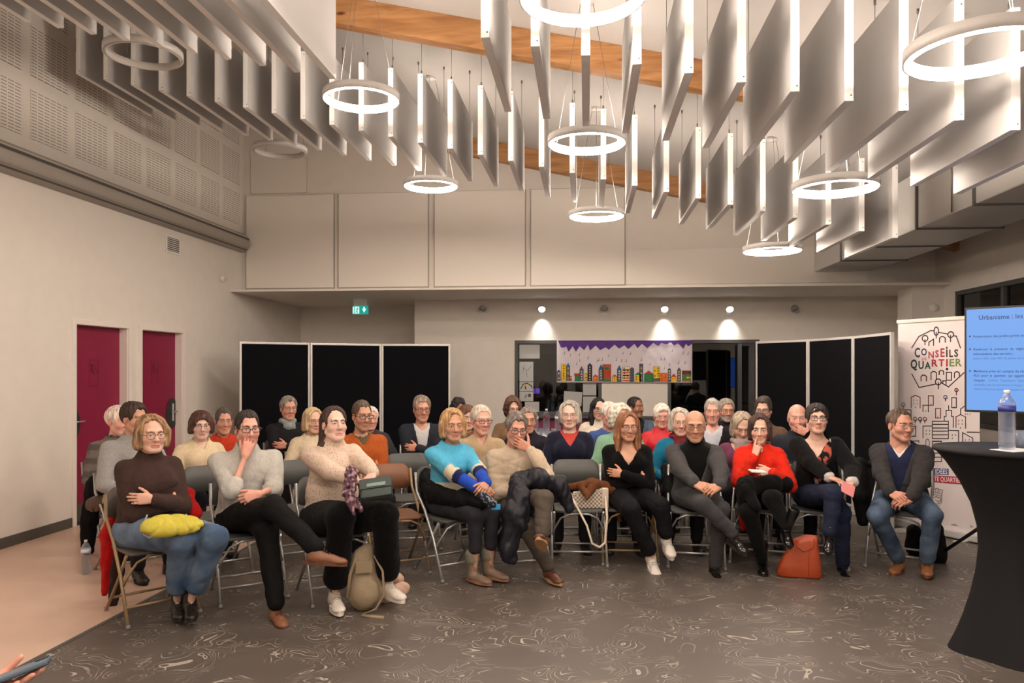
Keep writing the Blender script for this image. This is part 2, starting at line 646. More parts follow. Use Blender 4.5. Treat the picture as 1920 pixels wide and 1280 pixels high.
# roof beams
for (yb, lab) in ((6.66, 'nearer knotty pine roof beam, its underside holding the baffle wires'), (10.45, 'farther knotty pine roof beam close to the upper back wall')):
    o = MB().prism([(XL, ZC(XL) - .25), (XR, ZC(XR) - .25), (XR, ZC(XR)), (XL, ZC(XL))], 'y', yb - .07, yb + .07).build('roof_beam', 'beam_wood', bevel=.006)
    tag(o, lab, 'beam')

# ------------------------------------------------------------------ rail duct on the left wall
e = thing('wall_duct', 'long grey round-fronted duct running along the left wall under the slotted panels', 'duct', (XL, 0, 0))
ROUND = lambda r, a0, a1, k=10: [(r * math.cos(R(a0 + (a1 - a0) * i / k)), 3.47 + r * math.sin(R(a0 + (a1 - a0) * i / k))) for i in range(k + 1)]
MB().prism(ROUND(.14, -90, 90, 16), 'y', YF, 10.98).build('shell', 'rail_grey', e)
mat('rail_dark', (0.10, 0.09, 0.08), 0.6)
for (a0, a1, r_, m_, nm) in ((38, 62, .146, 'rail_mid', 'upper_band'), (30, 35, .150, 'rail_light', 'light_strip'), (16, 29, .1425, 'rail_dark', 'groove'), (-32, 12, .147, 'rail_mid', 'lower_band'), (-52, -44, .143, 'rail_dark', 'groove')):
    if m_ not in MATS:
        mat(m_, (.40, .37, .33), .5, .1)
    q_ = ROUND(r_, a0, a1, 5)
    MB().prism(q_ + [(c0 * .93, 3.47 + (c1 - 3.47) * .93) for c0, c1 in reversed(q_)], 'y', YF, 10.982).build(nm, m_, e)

# vent grille and sensor on the left wall
e = thing('vent_grille', 'small square white vent grille with dark slats on left wall', 'vent', (XL, 9.09, 3.14))
MB().box((0, -.17, -.11), (.012, .17, .11)).build('frame', 'white_plastic', e, bevel=.003)
MB().box((.012, -.135, -.085), (.014, .135, .085)).build('backing', 'grille_dark', e)
for k in range(7):
    MB().box((.014, -.135, -.078 + k * .024), (.02, .135, -.07 + k * .024)).build('slat', 'white_plastic', e)
e = thing('motion_sensor', 'small round white sensor on left wall near the corner', 'sensor', (XL, 10.37, 2.87))
MB().lathe([(0, 0), (.045, 0), (.045, .03), (.03, .05), (0, .055)], 16).build('housing', 'white_plastic', e, M=Matrix.Rotation(R(90), 4, 'Y'))
MB().lathe([(0, .05), (.026, .05), (.022, .07), (0, .075)], 14).build('lens', 'rail_light', e, M=Matrix.Rotation(R(90), 4, 'Y'))
e = thing('motion_sensor', 'small round white sensor on the pillar right of the roll-up banner', 'sensor', (4.66, 10.82, 2.42))
MB().lathe([(0, 0), (.055, 0), (.055, .025), (.03, .04), (0, .045)], 16).build('housing', 'white_plastic', e, M=Matrix.Rotation(R(90), 4, 'X'))

# ------------------------------------------------------------------ square ventilation duct on the right
e = thing('ventilation_duct', 'large grey sheet-metal ventilation duct under the ceiling at right', 'duct', (0, 0, 0))
MB().box((3.18, 1.5, 2.95), (3.95, YU, 3.50)).build('casing', 'duct_metal', e, bevel=.012)
for k in range(8):
    MB().box((3.16, 2.2 + k * 1.1, 2.935), (3.97, 2.225 + k * 1.1, 3.515)).build('seam_flange', 'duct_seam', e)
for k in range(4):
    MB().tube([(3.17, 3 + 2 * k, 2.96), (3.17, 3 + 2 * k, ZC(3.17))], .006, 6).build('hanger_rod', 'wire', e)

# ------------------------------------------------------------------ ceiling baffles
pb_ = MB().box((-.024, 0, 0), (.024, 1.2, .62))
pb_.m = [1, 1, 1, 0, 1, 0]           # rims white, broad sides of mat fleece
proto_board = pb_.build('board', ['baffle_white', 'baffle_edge'], bevel=.002)
bpy.data.objects.remove(proto_board)
ME_BOARD = bpy.data.meshes['board']
sm = MB().lathe([(0, -.001), (.005, -.001), (.004, .0015), (0, .002)], 8)
sm.v = [(x + .011, -z, y) for x, y, z in sm.v]
o = sm.build('screw', 'dark_screw')
ME_SCREW = o.data
bpy.data.objects.remove(o)
BAFF = {}


def baffle(x, y0, zb, label, group):
    t = thing('ceiling_baffle', label, 'baffle', (x, y0, zb), 0, group)
    link('board', ME_BOARD, t)
    for zz in (.03, .59):
        link('screw', ME_SCREW, t).location = (0, 0, zz)
    top = ZC(x) - zb
    if y0 < 6.7 < y0 + .2:
        top1 = top - .25
    else:
        top1 = top
    key = (round(top1, 2), round(top, 2))
    if key not in BAFF:
        ms_ = []
        for yy, tp in ((.06, top1), (1.14, top)):
            wq = MB().tube([(0, yy, .60), (0, yy, tp)], .0022, 4).tube([(0, yy, .615), (0, yy, .665)], .006, 6).tube([(0, yy, tp - .03), (0, yy, tp)], .009, 6).build('wire', 'wire')
            ms_.append(wq.data)
            bpy.data.objects.remove(wq)
        BAFF[key] = ms_
    for q in BAFF[key]:
        link('wire', q, t)
    return t


def nth(i, n, words):
    o = ['leftmost', 'second', 'third', 'fourth', 'fifth', 'sixth', 'seventh', 'eighth', 'ninth', 'tenth', 'eleventh', 'twelfth', 'thirteenth',
         'fourteenth', 'fifteenth', 'sixteenth', 'seventeenth', 'eighteenth', 'nineteenth', 'twentieth', 'twenty-first', 'twenty-second',
         'twenty-third', 'twenty-fourth', 'twenty-fifth', 'twenty-sixth', 'twenty-seventh', 'twenty-eighth']
    return (o[i] + ' from left') if i else 'leftmost'


for k in range(28):
    x = -4.75 + .272 * k
    baffle(x, 6.73, 3.287 - .226 * x, 'white hanging acoustic baffle in the farther row, %s' % nth(k, 28, ''), 'baffles of the farther row')
for k in range(12):
    x = -.545 + .270 * k
    baffle(x, 4.08, 3.265 - .215 * x, 'large white hanging baffle in the nearer right row, %s' % nth(k, 12, ''), 'baffles of the nearer right row')
for k in range(11):
    x = -1.80 - .258 * (10 - k)
    baffle(x, 4.08, 3.265 - .218 * x, 'white hanging baffle in the nearer left row, %s' % nth(k, 11, ''), 'baffles of the nearer left row')

# ------------------------------------------------------------------ ring lamps
RO, RI, RH = .30, .268, .055
o = MB().lathe([(RI + .006, RH - .003), (RI + .006, RH), (RO, RH), (RO, 0.0), (RI + .017, 0.0), (RI + .017, .003), (RO - .006, .003), (RO - .006, RH - .003)], 56, closed=True).build('housing', 'ring_white')
ME_RH = o.data
bpy.data.objects.remove(o)
o = MB().lathe([(RI + .010, RH - .004), (RI + .002, RH - .006), (RI, RH * .5), (RI, .0), (RI + .004, -.007), (RI + .014, -.007), (RI + .016, .0), (RI + .010, .006)], 56, closed=True).build('diffuser', 'ring_lit')
ME_RD = o.data
bpy.data.objects.remove(o)
ME_RD0 = ME_RD.copy()
ME_RD0.materials.clear()
ME_RD0.materials.append(MATS['ring_off'])


def ring(x, y, z, lit, label):
    t = thing('ring_lamp', label, 'lamp', (x, y, z), 0, 'hanging ring lamps')
    link('housing', ME_RH, t)
    link('diffuser', ME_RD if lit else ME_RD0, t)
    for q in range(3):
        a = q * 2 * math.pi / 3 + .5
        MB().tube([(.276 * math.cos(a), .276 * math.sin(a), RH), (.05 * math.cos(a), .05 * math.sin(a), ZC(x) - z)], .002, 4).build('wire', 'wire', t)
    MB().lathe([(0, ZC(x) - z - .03), (.055, ZC(x) - z - .03), (.055, ZC(x) - z), (0, ZC(x) - z)], 14).build('ceiling_rose', 'ring_white', t)


ring(-.02, 3.62, 3.345, 1, 'lit ring lamp cut off by the top edge, in front of the nearer baffles')
ring(0.0, 5.87, 3.315, 1, 'lit ring lamp hanging before the farther baffles, in the middle column')
ring(.105, 8.28, 3.235, 1, 'lit ring lamp near the upper back wall above the spotlights, middle column')
ring(-1.77, 5.87, 3.71, 1, 'lit ring lamp beside the end of the nearer left baffle row')
ring(-1.71, 8.28, 3.60, 1, 'lit ring lamp behind the farther baffles, left of the centre')
ring(1.80, 5.75, 2.90, 1, 'lit ring lamp hanging under the right part of the baffles')
ring(1.93, 8.20, 2.82, 1, 'lowest lit ring lamp near the upper back wall, at right')
ring(1.72, 3.55, 2.98, 1, 'large lit ring lamp cut off by the right edge')
ring(-3.58, 5.87, 4.13, 0, 'unlit ring lamp at upper left in front of the slotted panels')
ring(-3.46, 8.35, 4.05, 0, 'unlit ring lamp under the farther baffles near the left corner')
for (x, z, sd) in ((-1.77, 3.72, 'left'), (0, 3.33, 'middle'), (1.75, 2.97, 'right')):  # unseen lamps continuing the grid, added to light the room
    ring(x, 1.25, z, 1, 'lit ring lamp added above the camera in the %s column, out of the picture' % sd)
    ring(x, -1.1, z, 1, 'lit ring lamp added behind the camera in the %s column, out of the picture' % sd)
ring(-1.77, 3.62, 3.72, 1, 'lit ring lamp above the top edge, left of the nearer baffles')

# ------------------------------------------------------------------ wall spotlights under the soffit
mat('spot_glow', (1, 1, 1), 0.4, emit=(1.0, 0.93, 0.85), estr=14)
mat('spot_dark', (0.50, 0.48, 0.46), 0.35, 0.3)
for k, (u, on) in enumerate(((905, 0), (1016, 1), (1133, 0), (1246, 1), (1368, 1), (1490, 0))):
    p = PY(u, 578, YB - .09)
    which = nth(k, 6, '') if k < 5 else 'rightmost'
    e = thing('wall_spotlight', ('lit' if on else 'unlit') + ' round spotlight under the soffit, %s' % which, 'spotlight', (p.x, YB, p.z), 0, 'wall spotlights')
    MB().box((-.045, -.03, -.10), (.045, 0, .01)).build('mount', 'white_plastic', e, bevel=.004)
    MB().tube([(0, -.02, -.03), (0, -.06, -.02)], .012, 8).build('arm', 'steel', e)
    T = Matrix.Translation((0, -.09, 0)) @ Matrix.Rotation(R(128), 4, 'X')
    MB().lathe([(0, -.05), (.035, -.05), (.058, -.01), (.062, .035), (.056, .035), (.05, .0), (0, -.02)], 20).build('head', 'spot_dark' if not on else 'white_plastic', e, M=T)
    MB().lathe([(0, .012), (.05, .012), (.05, .018), (0, .018)], 18).build('reflector', 'spot_glow' if on else 'spot_dark', e, M=T)
    if on:
        L = bpy.data.lights.new('spot_beam', 'SPOT')
        L.energy = 20
        L.color = (1, .95, .88)
        L.spot_size = R(66)
        L.spot_blend = 1.0
        L.shadow_soft_size = .04
        lo = bpy.data.objects.new('spot_beam', L)
        COL.objects.link(lo)
        lo.parent = e
        lo.location = (0, -.13, -.03)
        lo.rotation_euler = (R(14), 0, 0)

# ------------------------------------------------------------------ exit sign
mat('exit_green', (0.0, 0.2, 0.16), 0.4, emit=(0.0, 0.36, 0.30), estr=.45)
mat('exit_white', (0.8, 0.9, 0.9), 0.4, emit=(0.55, 1.0, 0.95), estr=.5)
p = PY(675, 581, 11.9)
e = thing('exit_sign', 'lit green exit sign with running figure and down arrow under the soffit', 'exit sign', (p.x, 11.9, p.z))
MB().box((-.125, 0, -.065), (.125, .05, .065)).build('box', 'exit_green', e, bevel=.004)
MB().box((-.11, .015, .065), (.11, .035, SOF - p.z)).build('mounting_plate', 'white_plastic', e)
q = Print()
q.layer = 2
q.rect(-.118, -.055, -.10, .055, 0)
q.rect(-.088, -.055, -.012, .055, 0)
q.poly([(.055, .05), (.08, .05), (.08, .015), (.105, .025), (.0675, -.045), (.03, .025), (.055, .015)], 0)
q.layer = 4
q.line([(-.04, .02), (-.055, -.02), (-.07, -.04)], .012, 1)
q.line([(-.055, -.015), (-.035, -.03), (-.038, -.048)], .009, 1)
q.line([(-.07, .012), (-.042, .016), (-.025, .0)], .007, 1)
q.poly([(-.036 + .009 * math.cos(t), .034 + .009 * math.sin(t)) for t in [k * .7 for k in range(9)]], 1)
q.mb.build('pictogram', ['exit_white', 'exit_green'], e, recalc=False)

# ------------------------------------------------------------------ serving hatch windows in the back wall
def window(idx, x0, x1, z0, z1, bars, y=YB, axis='y'):
    e_ = bpy.data.objects.new('window_%d' % idx, None)
    COL.objects.link(e_)
    struct(e_)
    fw = .055

    def bx(a0, a1, c0, c1, d0, d1, nm, mm, bv=.004):
        if axis == 'y':
            return MB().box((a0, y + d0, c0), (a1, y + d1, c1)).build(nm, mm, e_, bevel=bv)
        return MB().box((y + d0, a0, c0), (y + d1, a1, c1)).build(nm, mm, e_, bevel=bv)
    bx(x0, x1, z1 - fw, z1, -.015, .07, 'frame_bar', 'window_grey')
    bx(x0, x1, z0, z0 + fw, -.015, .07, 'frame_bar', 'window_grey')
    bx(x0, x0 + fw, z0 + fw, z1 - fw, -.015, .07, 'frame_bar', 'window_grey')
    bx(x1 - fw, x1, z0 + fw, z1 - fw, -.015, .07, 'frame_bar', 'window_grey')
    for q_ in bars:
        bx(q_ - .03, q_ + .03, z0 + fw, z1 - fw, -.01, .06, 'mullion', 'window_grey')
    ed = [x0 + fw] + [v for q_ in bars for v in (q_ - .03, q_ + .03)] + [x1 - fw]
    for a0, a1 in zip(ed[::2], ed[1::2]):
        bx(a0, a1, z0 + fw, z1 - fw, .03, .034, 'pane', 'pane_glass', 0)
    return e_


w1 = window(1, -1.16, 0.24, .84, 2.05, [])
w2 = window(2, 1.28, 2.70, .84, 2.05, [2.40])
w3 = window(3, 4.35, 10.47, .87, 2.60, [5.6, 6.85, 8.1, 9.35], y=XR, axis='x')
# unlit kitchen behind the hatch
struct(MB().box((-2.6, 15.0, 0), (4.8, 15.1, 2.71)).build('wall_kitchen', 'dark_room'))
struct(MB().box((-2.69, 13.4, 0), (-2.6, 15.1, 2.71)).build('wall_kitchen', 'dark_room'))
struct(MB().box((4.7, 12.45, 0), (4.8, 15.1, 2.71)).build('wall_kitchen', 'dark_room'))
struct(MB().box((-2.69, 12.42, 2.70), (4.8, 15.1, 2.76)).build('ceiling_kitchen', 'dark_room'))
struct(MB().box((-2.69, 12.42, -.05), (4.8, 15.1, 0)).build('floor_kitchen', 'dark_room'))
e = thing('fridge', 'dark upright fridge with glowing violet panel seen through hatch', 'fridge', (-1.05, 14.3, 0))
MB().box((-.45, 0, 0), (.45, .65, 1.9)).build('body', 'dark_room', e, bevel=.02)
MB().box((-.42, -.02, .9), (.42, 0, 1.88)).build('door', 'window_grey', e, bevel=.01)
MB().tube([(.34, -.05, 1.0), (.34, -.05, 1.5)], .012, 8).build('handle', 'steel', e)
pp = PY(1003, 733, 14.27)
MB().box((pp.x + 1.05 - .09, -.03, pp.z - .05), (pp.x + 1.05 + .09, -.02, pp.z + .05)).build('display', 'violet_glow', e)  # small emissive violet panel added in the kitchen
e = thing('kitchen_counter', 'dark kitchen counter seen faintly through the right hatch pane', 'counter', (2.0, 14.2, 0))
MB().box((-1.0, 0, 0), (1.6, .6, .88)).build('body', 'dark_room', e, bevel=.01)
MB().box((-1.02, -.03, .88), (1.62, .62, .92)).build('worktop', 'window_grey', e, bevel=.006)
for k in range(4):
    MB().box((-.98 + k * .65, -.02, .1), (-.37 + k * .65, 0, .84)).build('cabinet_door', 'window_grey', e, bevel=.006)

# fuchsia panel under the left hatch
o = MB().box((-.95, YB - .03, .10), (.26, YB, .80)).build('trim_2', 'fuchsia_paint', bevel=.004)
struct(o)
o = MB().box((-1.22, YB - .16, .80), (2.76, YB - .001, .84)).build('trim_3', 'window_grey', bevel=.006)
struct(o)

# papers stuck on the left pane
def sheet(u0, v0, u1, v1, label, m='paper_grey', marks=None, yy=YB + .028, tilt=0):
    a, c = PY(u0, v1, yy), PY(u1, v0, yy)
    cx, cz = (a.x + c.x) / 2, (a.z + c.z) / 2
    wd, ht = (c.x - a.x) / 2, (c.z - a.z) / 2
    t = thing('paper_sheet', label, 'paper', (cx, yy, cz), 0, 'sheets stuck on the hatch pane')
    t.rotation_euler = (0, R(tilt), 0)
    MB().box((-wd, -.002, -ht), (wd, 0, ht)).build('sheet', m, t)
    if marks:
        q_ = Print()
        q_.layer = 5
        marks(q_, wd, ht)
        q_.mb.build('drawing', ['ink', 'poster_red', 'poster_yellow'], t, recalc=False)
    return t


for nm, c_ in (('poster_red', (190, 52, 30)), ('poster_yellow', (226, 186, 30)), ('poster_orange', (216, 110, 40)), ('poster_green', (40, 120, 62)),
               ('poster_blue', (40, 92, 160)), ('poster_grey', (92, 92, 96)), ('poster_violet', (84, 44, 130)), ('poster_cream', (232, 205, 160)),
               ('poster_dkred', (130, 34, 40)), ('poster_teal', (30, 110, 130))):
    mat(nm, srgb(*c_), 0.75, var=.18, vscale=14)
sheet(974, 646, 1012, 672, 'blank sheet at the top left of the hatch pane')
sheet(974, 678, 1000, 715, 'tall sheet with thin pencil strokes on the hatch pane', marks=lambda q_, a, c: (q_.line([(-.6 * a, .4 * c), (.2 * a, .1 * c), (.7 * a, .6 * c)], .005, 0), q_.line([(0, 0), (.1 * a, -.5 * c)], .005, 0), q_.line([(-.3 * a, .7 * c), (-.5 * a, -.1 * c)], .004, 0)))
sheet(974, 716, 1000, 733, 'sheet with a black arch and yellow letter on the hatch pane', marks=lambda q_, a, c: (q_.line([(-.8 * a, -.5 * c), (-.5 * a, .5 * c), (.1 * a, .75 * c), (.7 * a, .2 * c), (.8 * a, -.3 * c)], .014, 0), q_.line([(-.3 * a, .0), (.4 * a, .05)], .018, 2), q_.line([(-.15 * a, 0), (-.1 * a, -.5 * c)], .018, 0)))
sheet(974, 734, 1000, 752, 'sheet with small red mark on the hatch pane', marks=lambda q_, a, c: (q_.circ(.45 * a, .2 * c, .016, .014, 1), q_.line([(0, .4 * c), (-.2 * a, -.3 * c)], .01, 0)))
sheet(984, 753, 1011, 778, 'low sheet stuck behind the bottles on the hatch pane')
sheet(1057, 734, 1091, 760, 'crooked pale sheet in the middle of the hatch pane', tilt=4)
sheet(1093, 718, 1118, 741, 'sheet just under the painted mural at the mullion')
sheet(1093, 743, 1118, 779, 'lowest sheet beside the black-haired woman')

# ------------------------------------------------------------------ painted paper mural over the hatch
a, c = PY(1044, 717, YB - .05), PY(1298, 637, YB - .05)
MW, MH = c.x - a.x, c.z - a.z
e = thing('paper_mural', 'children\'s painted paper mural of a row of houses under a violet fringe', 'mural', (a.x, YB - .05, a.z))
bm = bmesh.new()
nx, nz = 48, 16
vv = [[bm.verts.new((MW * i / nx, .012 * math.sin(i * 1.3 + j * .4) * math.sin(i * .37 + j * .8) * .5, MH * j / nz)) for j in range(nz + 1)] for i in range(nx + 1)]
for i in range(nx):
    for j in range(nz):
        bm.faces.new((vv[i][j], vv[i + 1][j], vv[i + 1][j + 1], vv[i][j + 1])).smooth = True
ex = bmesh.ops.extrude_face_region(bm, geom=list(bm.faces))
for g in ex['geom']:
    if isinstance(g, bmesh.types.BMVert):
        g.co.y += .012
bmesh.ops.recalc_face_normals(bm, faces=bm.faces)
me = bpy.data.meshes.new('sheet')
bm.to_mesh(me)
bm.free()
mat('mural_paper', srgb(214, 205, 212), 0.7, bump=.5, bscale=9, var=.04)
me.materials.append(MATS['mural_paper'])
link('sheet', me, e)
SX, SZ = MW / 1810.0, MH / 575.0           # mural picture units: 1810 by 575
mx_ = lambda x: (x - 20) * SX
mz_ = lambda y: (620 - y) * SZ
PM = ['poster_violet', 'poster_red', 'poster_yellow', 'poster_orange', 'poster_green', 'poster_blue', 'poster_grey', 'ink', 'poster_cream', 'poster_dkred', 'poster_teal']


def pm(name, fn):
    q_ = Print()
    q_.layer = 14
    fn(q_)
    q_.mb.build(name, PM, e, recalc=False)


zig = [(40, 60), (75, 140), (110, 145), (150, 130), (180, 200), (235, 125), (280, 200), (330, 125), (390, 180), (440, 105), (470, 185), (545, 115), (605, 180), (680, 140), (720, 175), (800, 105), (860, 160), (930, 115), (980, 165), (1065, 95), (1105, 155), (1165, 95), (1235, 155), (1315, 85), (1380, 125), (1420, 85), (1490, 105), (1545, 75), (1590, 120), (1640, 90), (1715, 160), (1745, 95), (1775, 130), (1830, 95)]
pm('violet_fringe', lambda q_: [q_.poly([(mx_(x0), mz_(50)), (mx_(x0), mz_(y0)), (mx_(x1), mz_(y1)), (mx_(x1), mz_(50))], 0) for (x0, y0), (x1, y1) in zip(zig[:-1], zig[1:])])
# x0, x1, top, bottom, body colour, roof colour (None flat), roof height, window colour
houses = [(25, 70, 470, 595, 6, 5, 30, 8), (82, 148, 370, 600, 2, None, 0, 7), (150, 198, 400, 595, 6, 5, 50, 2), (200, 222, 530, 595, 1, None, 0, 8),
          (265, 330, 525, 600, 4, None, 0, 5), (258, 330, 495, 528, 1, None, 0, 1), (330, 382, 445, 598, 6, 6, 50, 8), (398, 430, 495, 600, 2, None, 0, 7), (437, 497, 385, 600, 7, 5, 35, 8),
          (512, 575, 535, 605, 3, 1, 28, 2), (587, 648, 435, 602, 6, 5, 65, 8), (640, 750, 372, 605, 1, None, 0, 4), (772, 828, 535, 608, 2, 1, 28, 1), (835, 888, 440, 608, 6, 5, 60, 8),
          (905, 1000, 403, 610, 8, None, 0, 7), (1006, 1058, 430, 608, 6, 6, 22, 7), (1072, 1150, 515, 610, 2, 4, 40, 4), (1130, 1180, 365, 605, 6, None, 0, 2), (1195, 1312, 500, 610, 4, 1, 45, 4),
          (1318, 1398, 403, 605, 2, None, 0, 7), (1402, 1498, 490, 608, 3, None, 0, 1), (1508, 1545, 440, 605, 6, 6, 22, 8), (1550, 1622, 540, 610, 2, 1, 45, 3), (1632, 1678, 450, 605, 6, 6, 40, 2),
          (1695, 1812, 465, 605, 4, None, 0, 1)]
for i, (x0, x1, zt, zb, bc, rc, rh, wc) in enumerate(houses):
    def hf(q_):
        q_.rect(mx_(x0), mz_(zb), mx_(x1), mz_(zt), bc)
        if rc is not None:
            q_.poly([(mx_(x0 - 3), mz_(zt)), (mx_(x1 + 3), mz_(zt)), (mx_((x0 + x1) / 2), mz_(zt - rh))], rc)
        q_.layer += 2
        nw = max(1, int((x1 - x0) / 34))
        zz = zt + 16
        while zz < zb - 22:
            for j in range(nw):
                cx = x0 + (j + .5) * (x1 - x0) / nw
                if (i * 7 + j * 3 + int(zz)) % 4:
                    q_.rect(mx_(cx - 8), mz_(zz + 16), mx_(cx + 8), mz_(zz), wc)
            zz += 34
        q_.line([(mx_(x0), mz_(zb)), (mx_(x0), mz_(zt)), (mx_(x1), mz_(zt)), (mx_(x1), mz_(zb))], .004, 7)
        if i == 14:
            for j in range(5):
                q_.rect(mx_(x0 + 4), mz_(455 + j * 36), mx_(x1 - 4), mz_(440 + j * 36), [7, 1, 7, 1, 1][j])
        if i == 11:
            q_.rect(mx_(x0 + 30), mz_(445), mx_(x1 - 20), mz_(405), 4)
            q_.rect(mx_(x0), mz_(605), mx_(x1), mz_(582), 4)
        if i == 24:
            q_.rect(mx_(x0), mz_(500), mx_(x1), mz_(455), 9)
            q_.rect(mx_(x0 + 60), mz_(560), mx_(x1 - 5), mz_(540), 2)
            q_.rect(mx_(x0), mz_(606), mx_(x1), mz_(590), 3)
        if i == 19:
            q_.rect(mx_(x0), mz_(602), mx_(x1), mz_(560), 6)
    pm('painted_house', hf)
notes = [(122, 215), (203, 240), (325, 235), (328, 310), (445, 275), (290, 355), (570, 315), (590, 300), (632, 305), (720, 245), (825, 300), (893, 315), (915, 215), (958, 320), (1015, 220), (1158, 305), (1270, 360), (1420, 295), (1465, 295), (1530, 370), (1463, 415), (1565, 185), (1650, 345), (1735, 345), (1775, 220), (1710, 215)]


def nf(q_):
    for (x, y) in notes:
        q_.line([(mx_(x), mz_(y + 18)), (mx_(x + 4), mz_(y - 16))], .005, 7)
        q_.line([(mx_(x - 6), mz_(y + 19)), (mx_(x), mz_(y + 17))], .009, 7)


pm('music_note', nf)
for (uu, la) in ((1048, 'left'), (1294, 'right')):
    pass

# ------------------------------------------------------------------ folding display screens
def screen(name, pts, label):
    e_ = thing(name, label, 'room divider', (pts[0].x, pts[0].y, 0))
    H = 1.95
    for p0, p1 in zip(pts[:-1], pts[1:]):
        dv = p1 - p0
        L = dv.length
        M_ = Matrix.Translation((p0.x - pts[0].x, p0.y - pts[0].y, 0)) @ Matrix.Rotation(math.atan2(dv.y, dv.x), 4, 'Z')
        MB().box((.03, -.012, .10), (L - .03, .012, H - .03)).build('felt_panel', 'felt_black', e_, M=M_)
        MB().box((.005, -.018, .04), (.032, .018, H)).build('frame_post', 'frame_alu', e_, M=M_, bevel=.004)
        MB().box((L - .032, -.018, .04), (L - .005, .018, H)).build('frame_post', 'frame_alu', e_, M=M_, bevel=.004)
        MB().box((.032, -.016, H - .028), (L - .032, .016, H)).build('frame_rail', 'frame_alu', e_, M=M_, bevel=.003)
        MB().box((.032, -.016, .08), (L - .032, .016, .105)).build('frame_rail', 'frame_alu', e_, M=M_, bevel=.003)
        for xx in (.02, L - .02):
            MB().box((xx - .012, -.2, 0), (xx + .012, .2, .04)).build('foot', 'frame_alu', e_, M=M_, bevel=.004)


def flat(p):
    return Vector((p.x, p.y, 0))


screen('folding_screen', [flat(P(u, 690, d)) for u, d in ((448, 10.0), (581, 10.55), (715, 11.0), (845, 11.05))], 'black felt folding screen with white frame in front of the left alcove')
screen('folding_screen', [flat(P(u, 690, d)) for u, d in ((1418, 10.0), (1517, 9.25), (1602, 8.35), (1674, 7.4))], 'black felt folding screen with white frame angled toward the roll-up banner')

# ================================================================== bodies, clothes and hair as smooth implicit surfaces
V3 = lambda *a: np.array(a, dtype=np.float64)


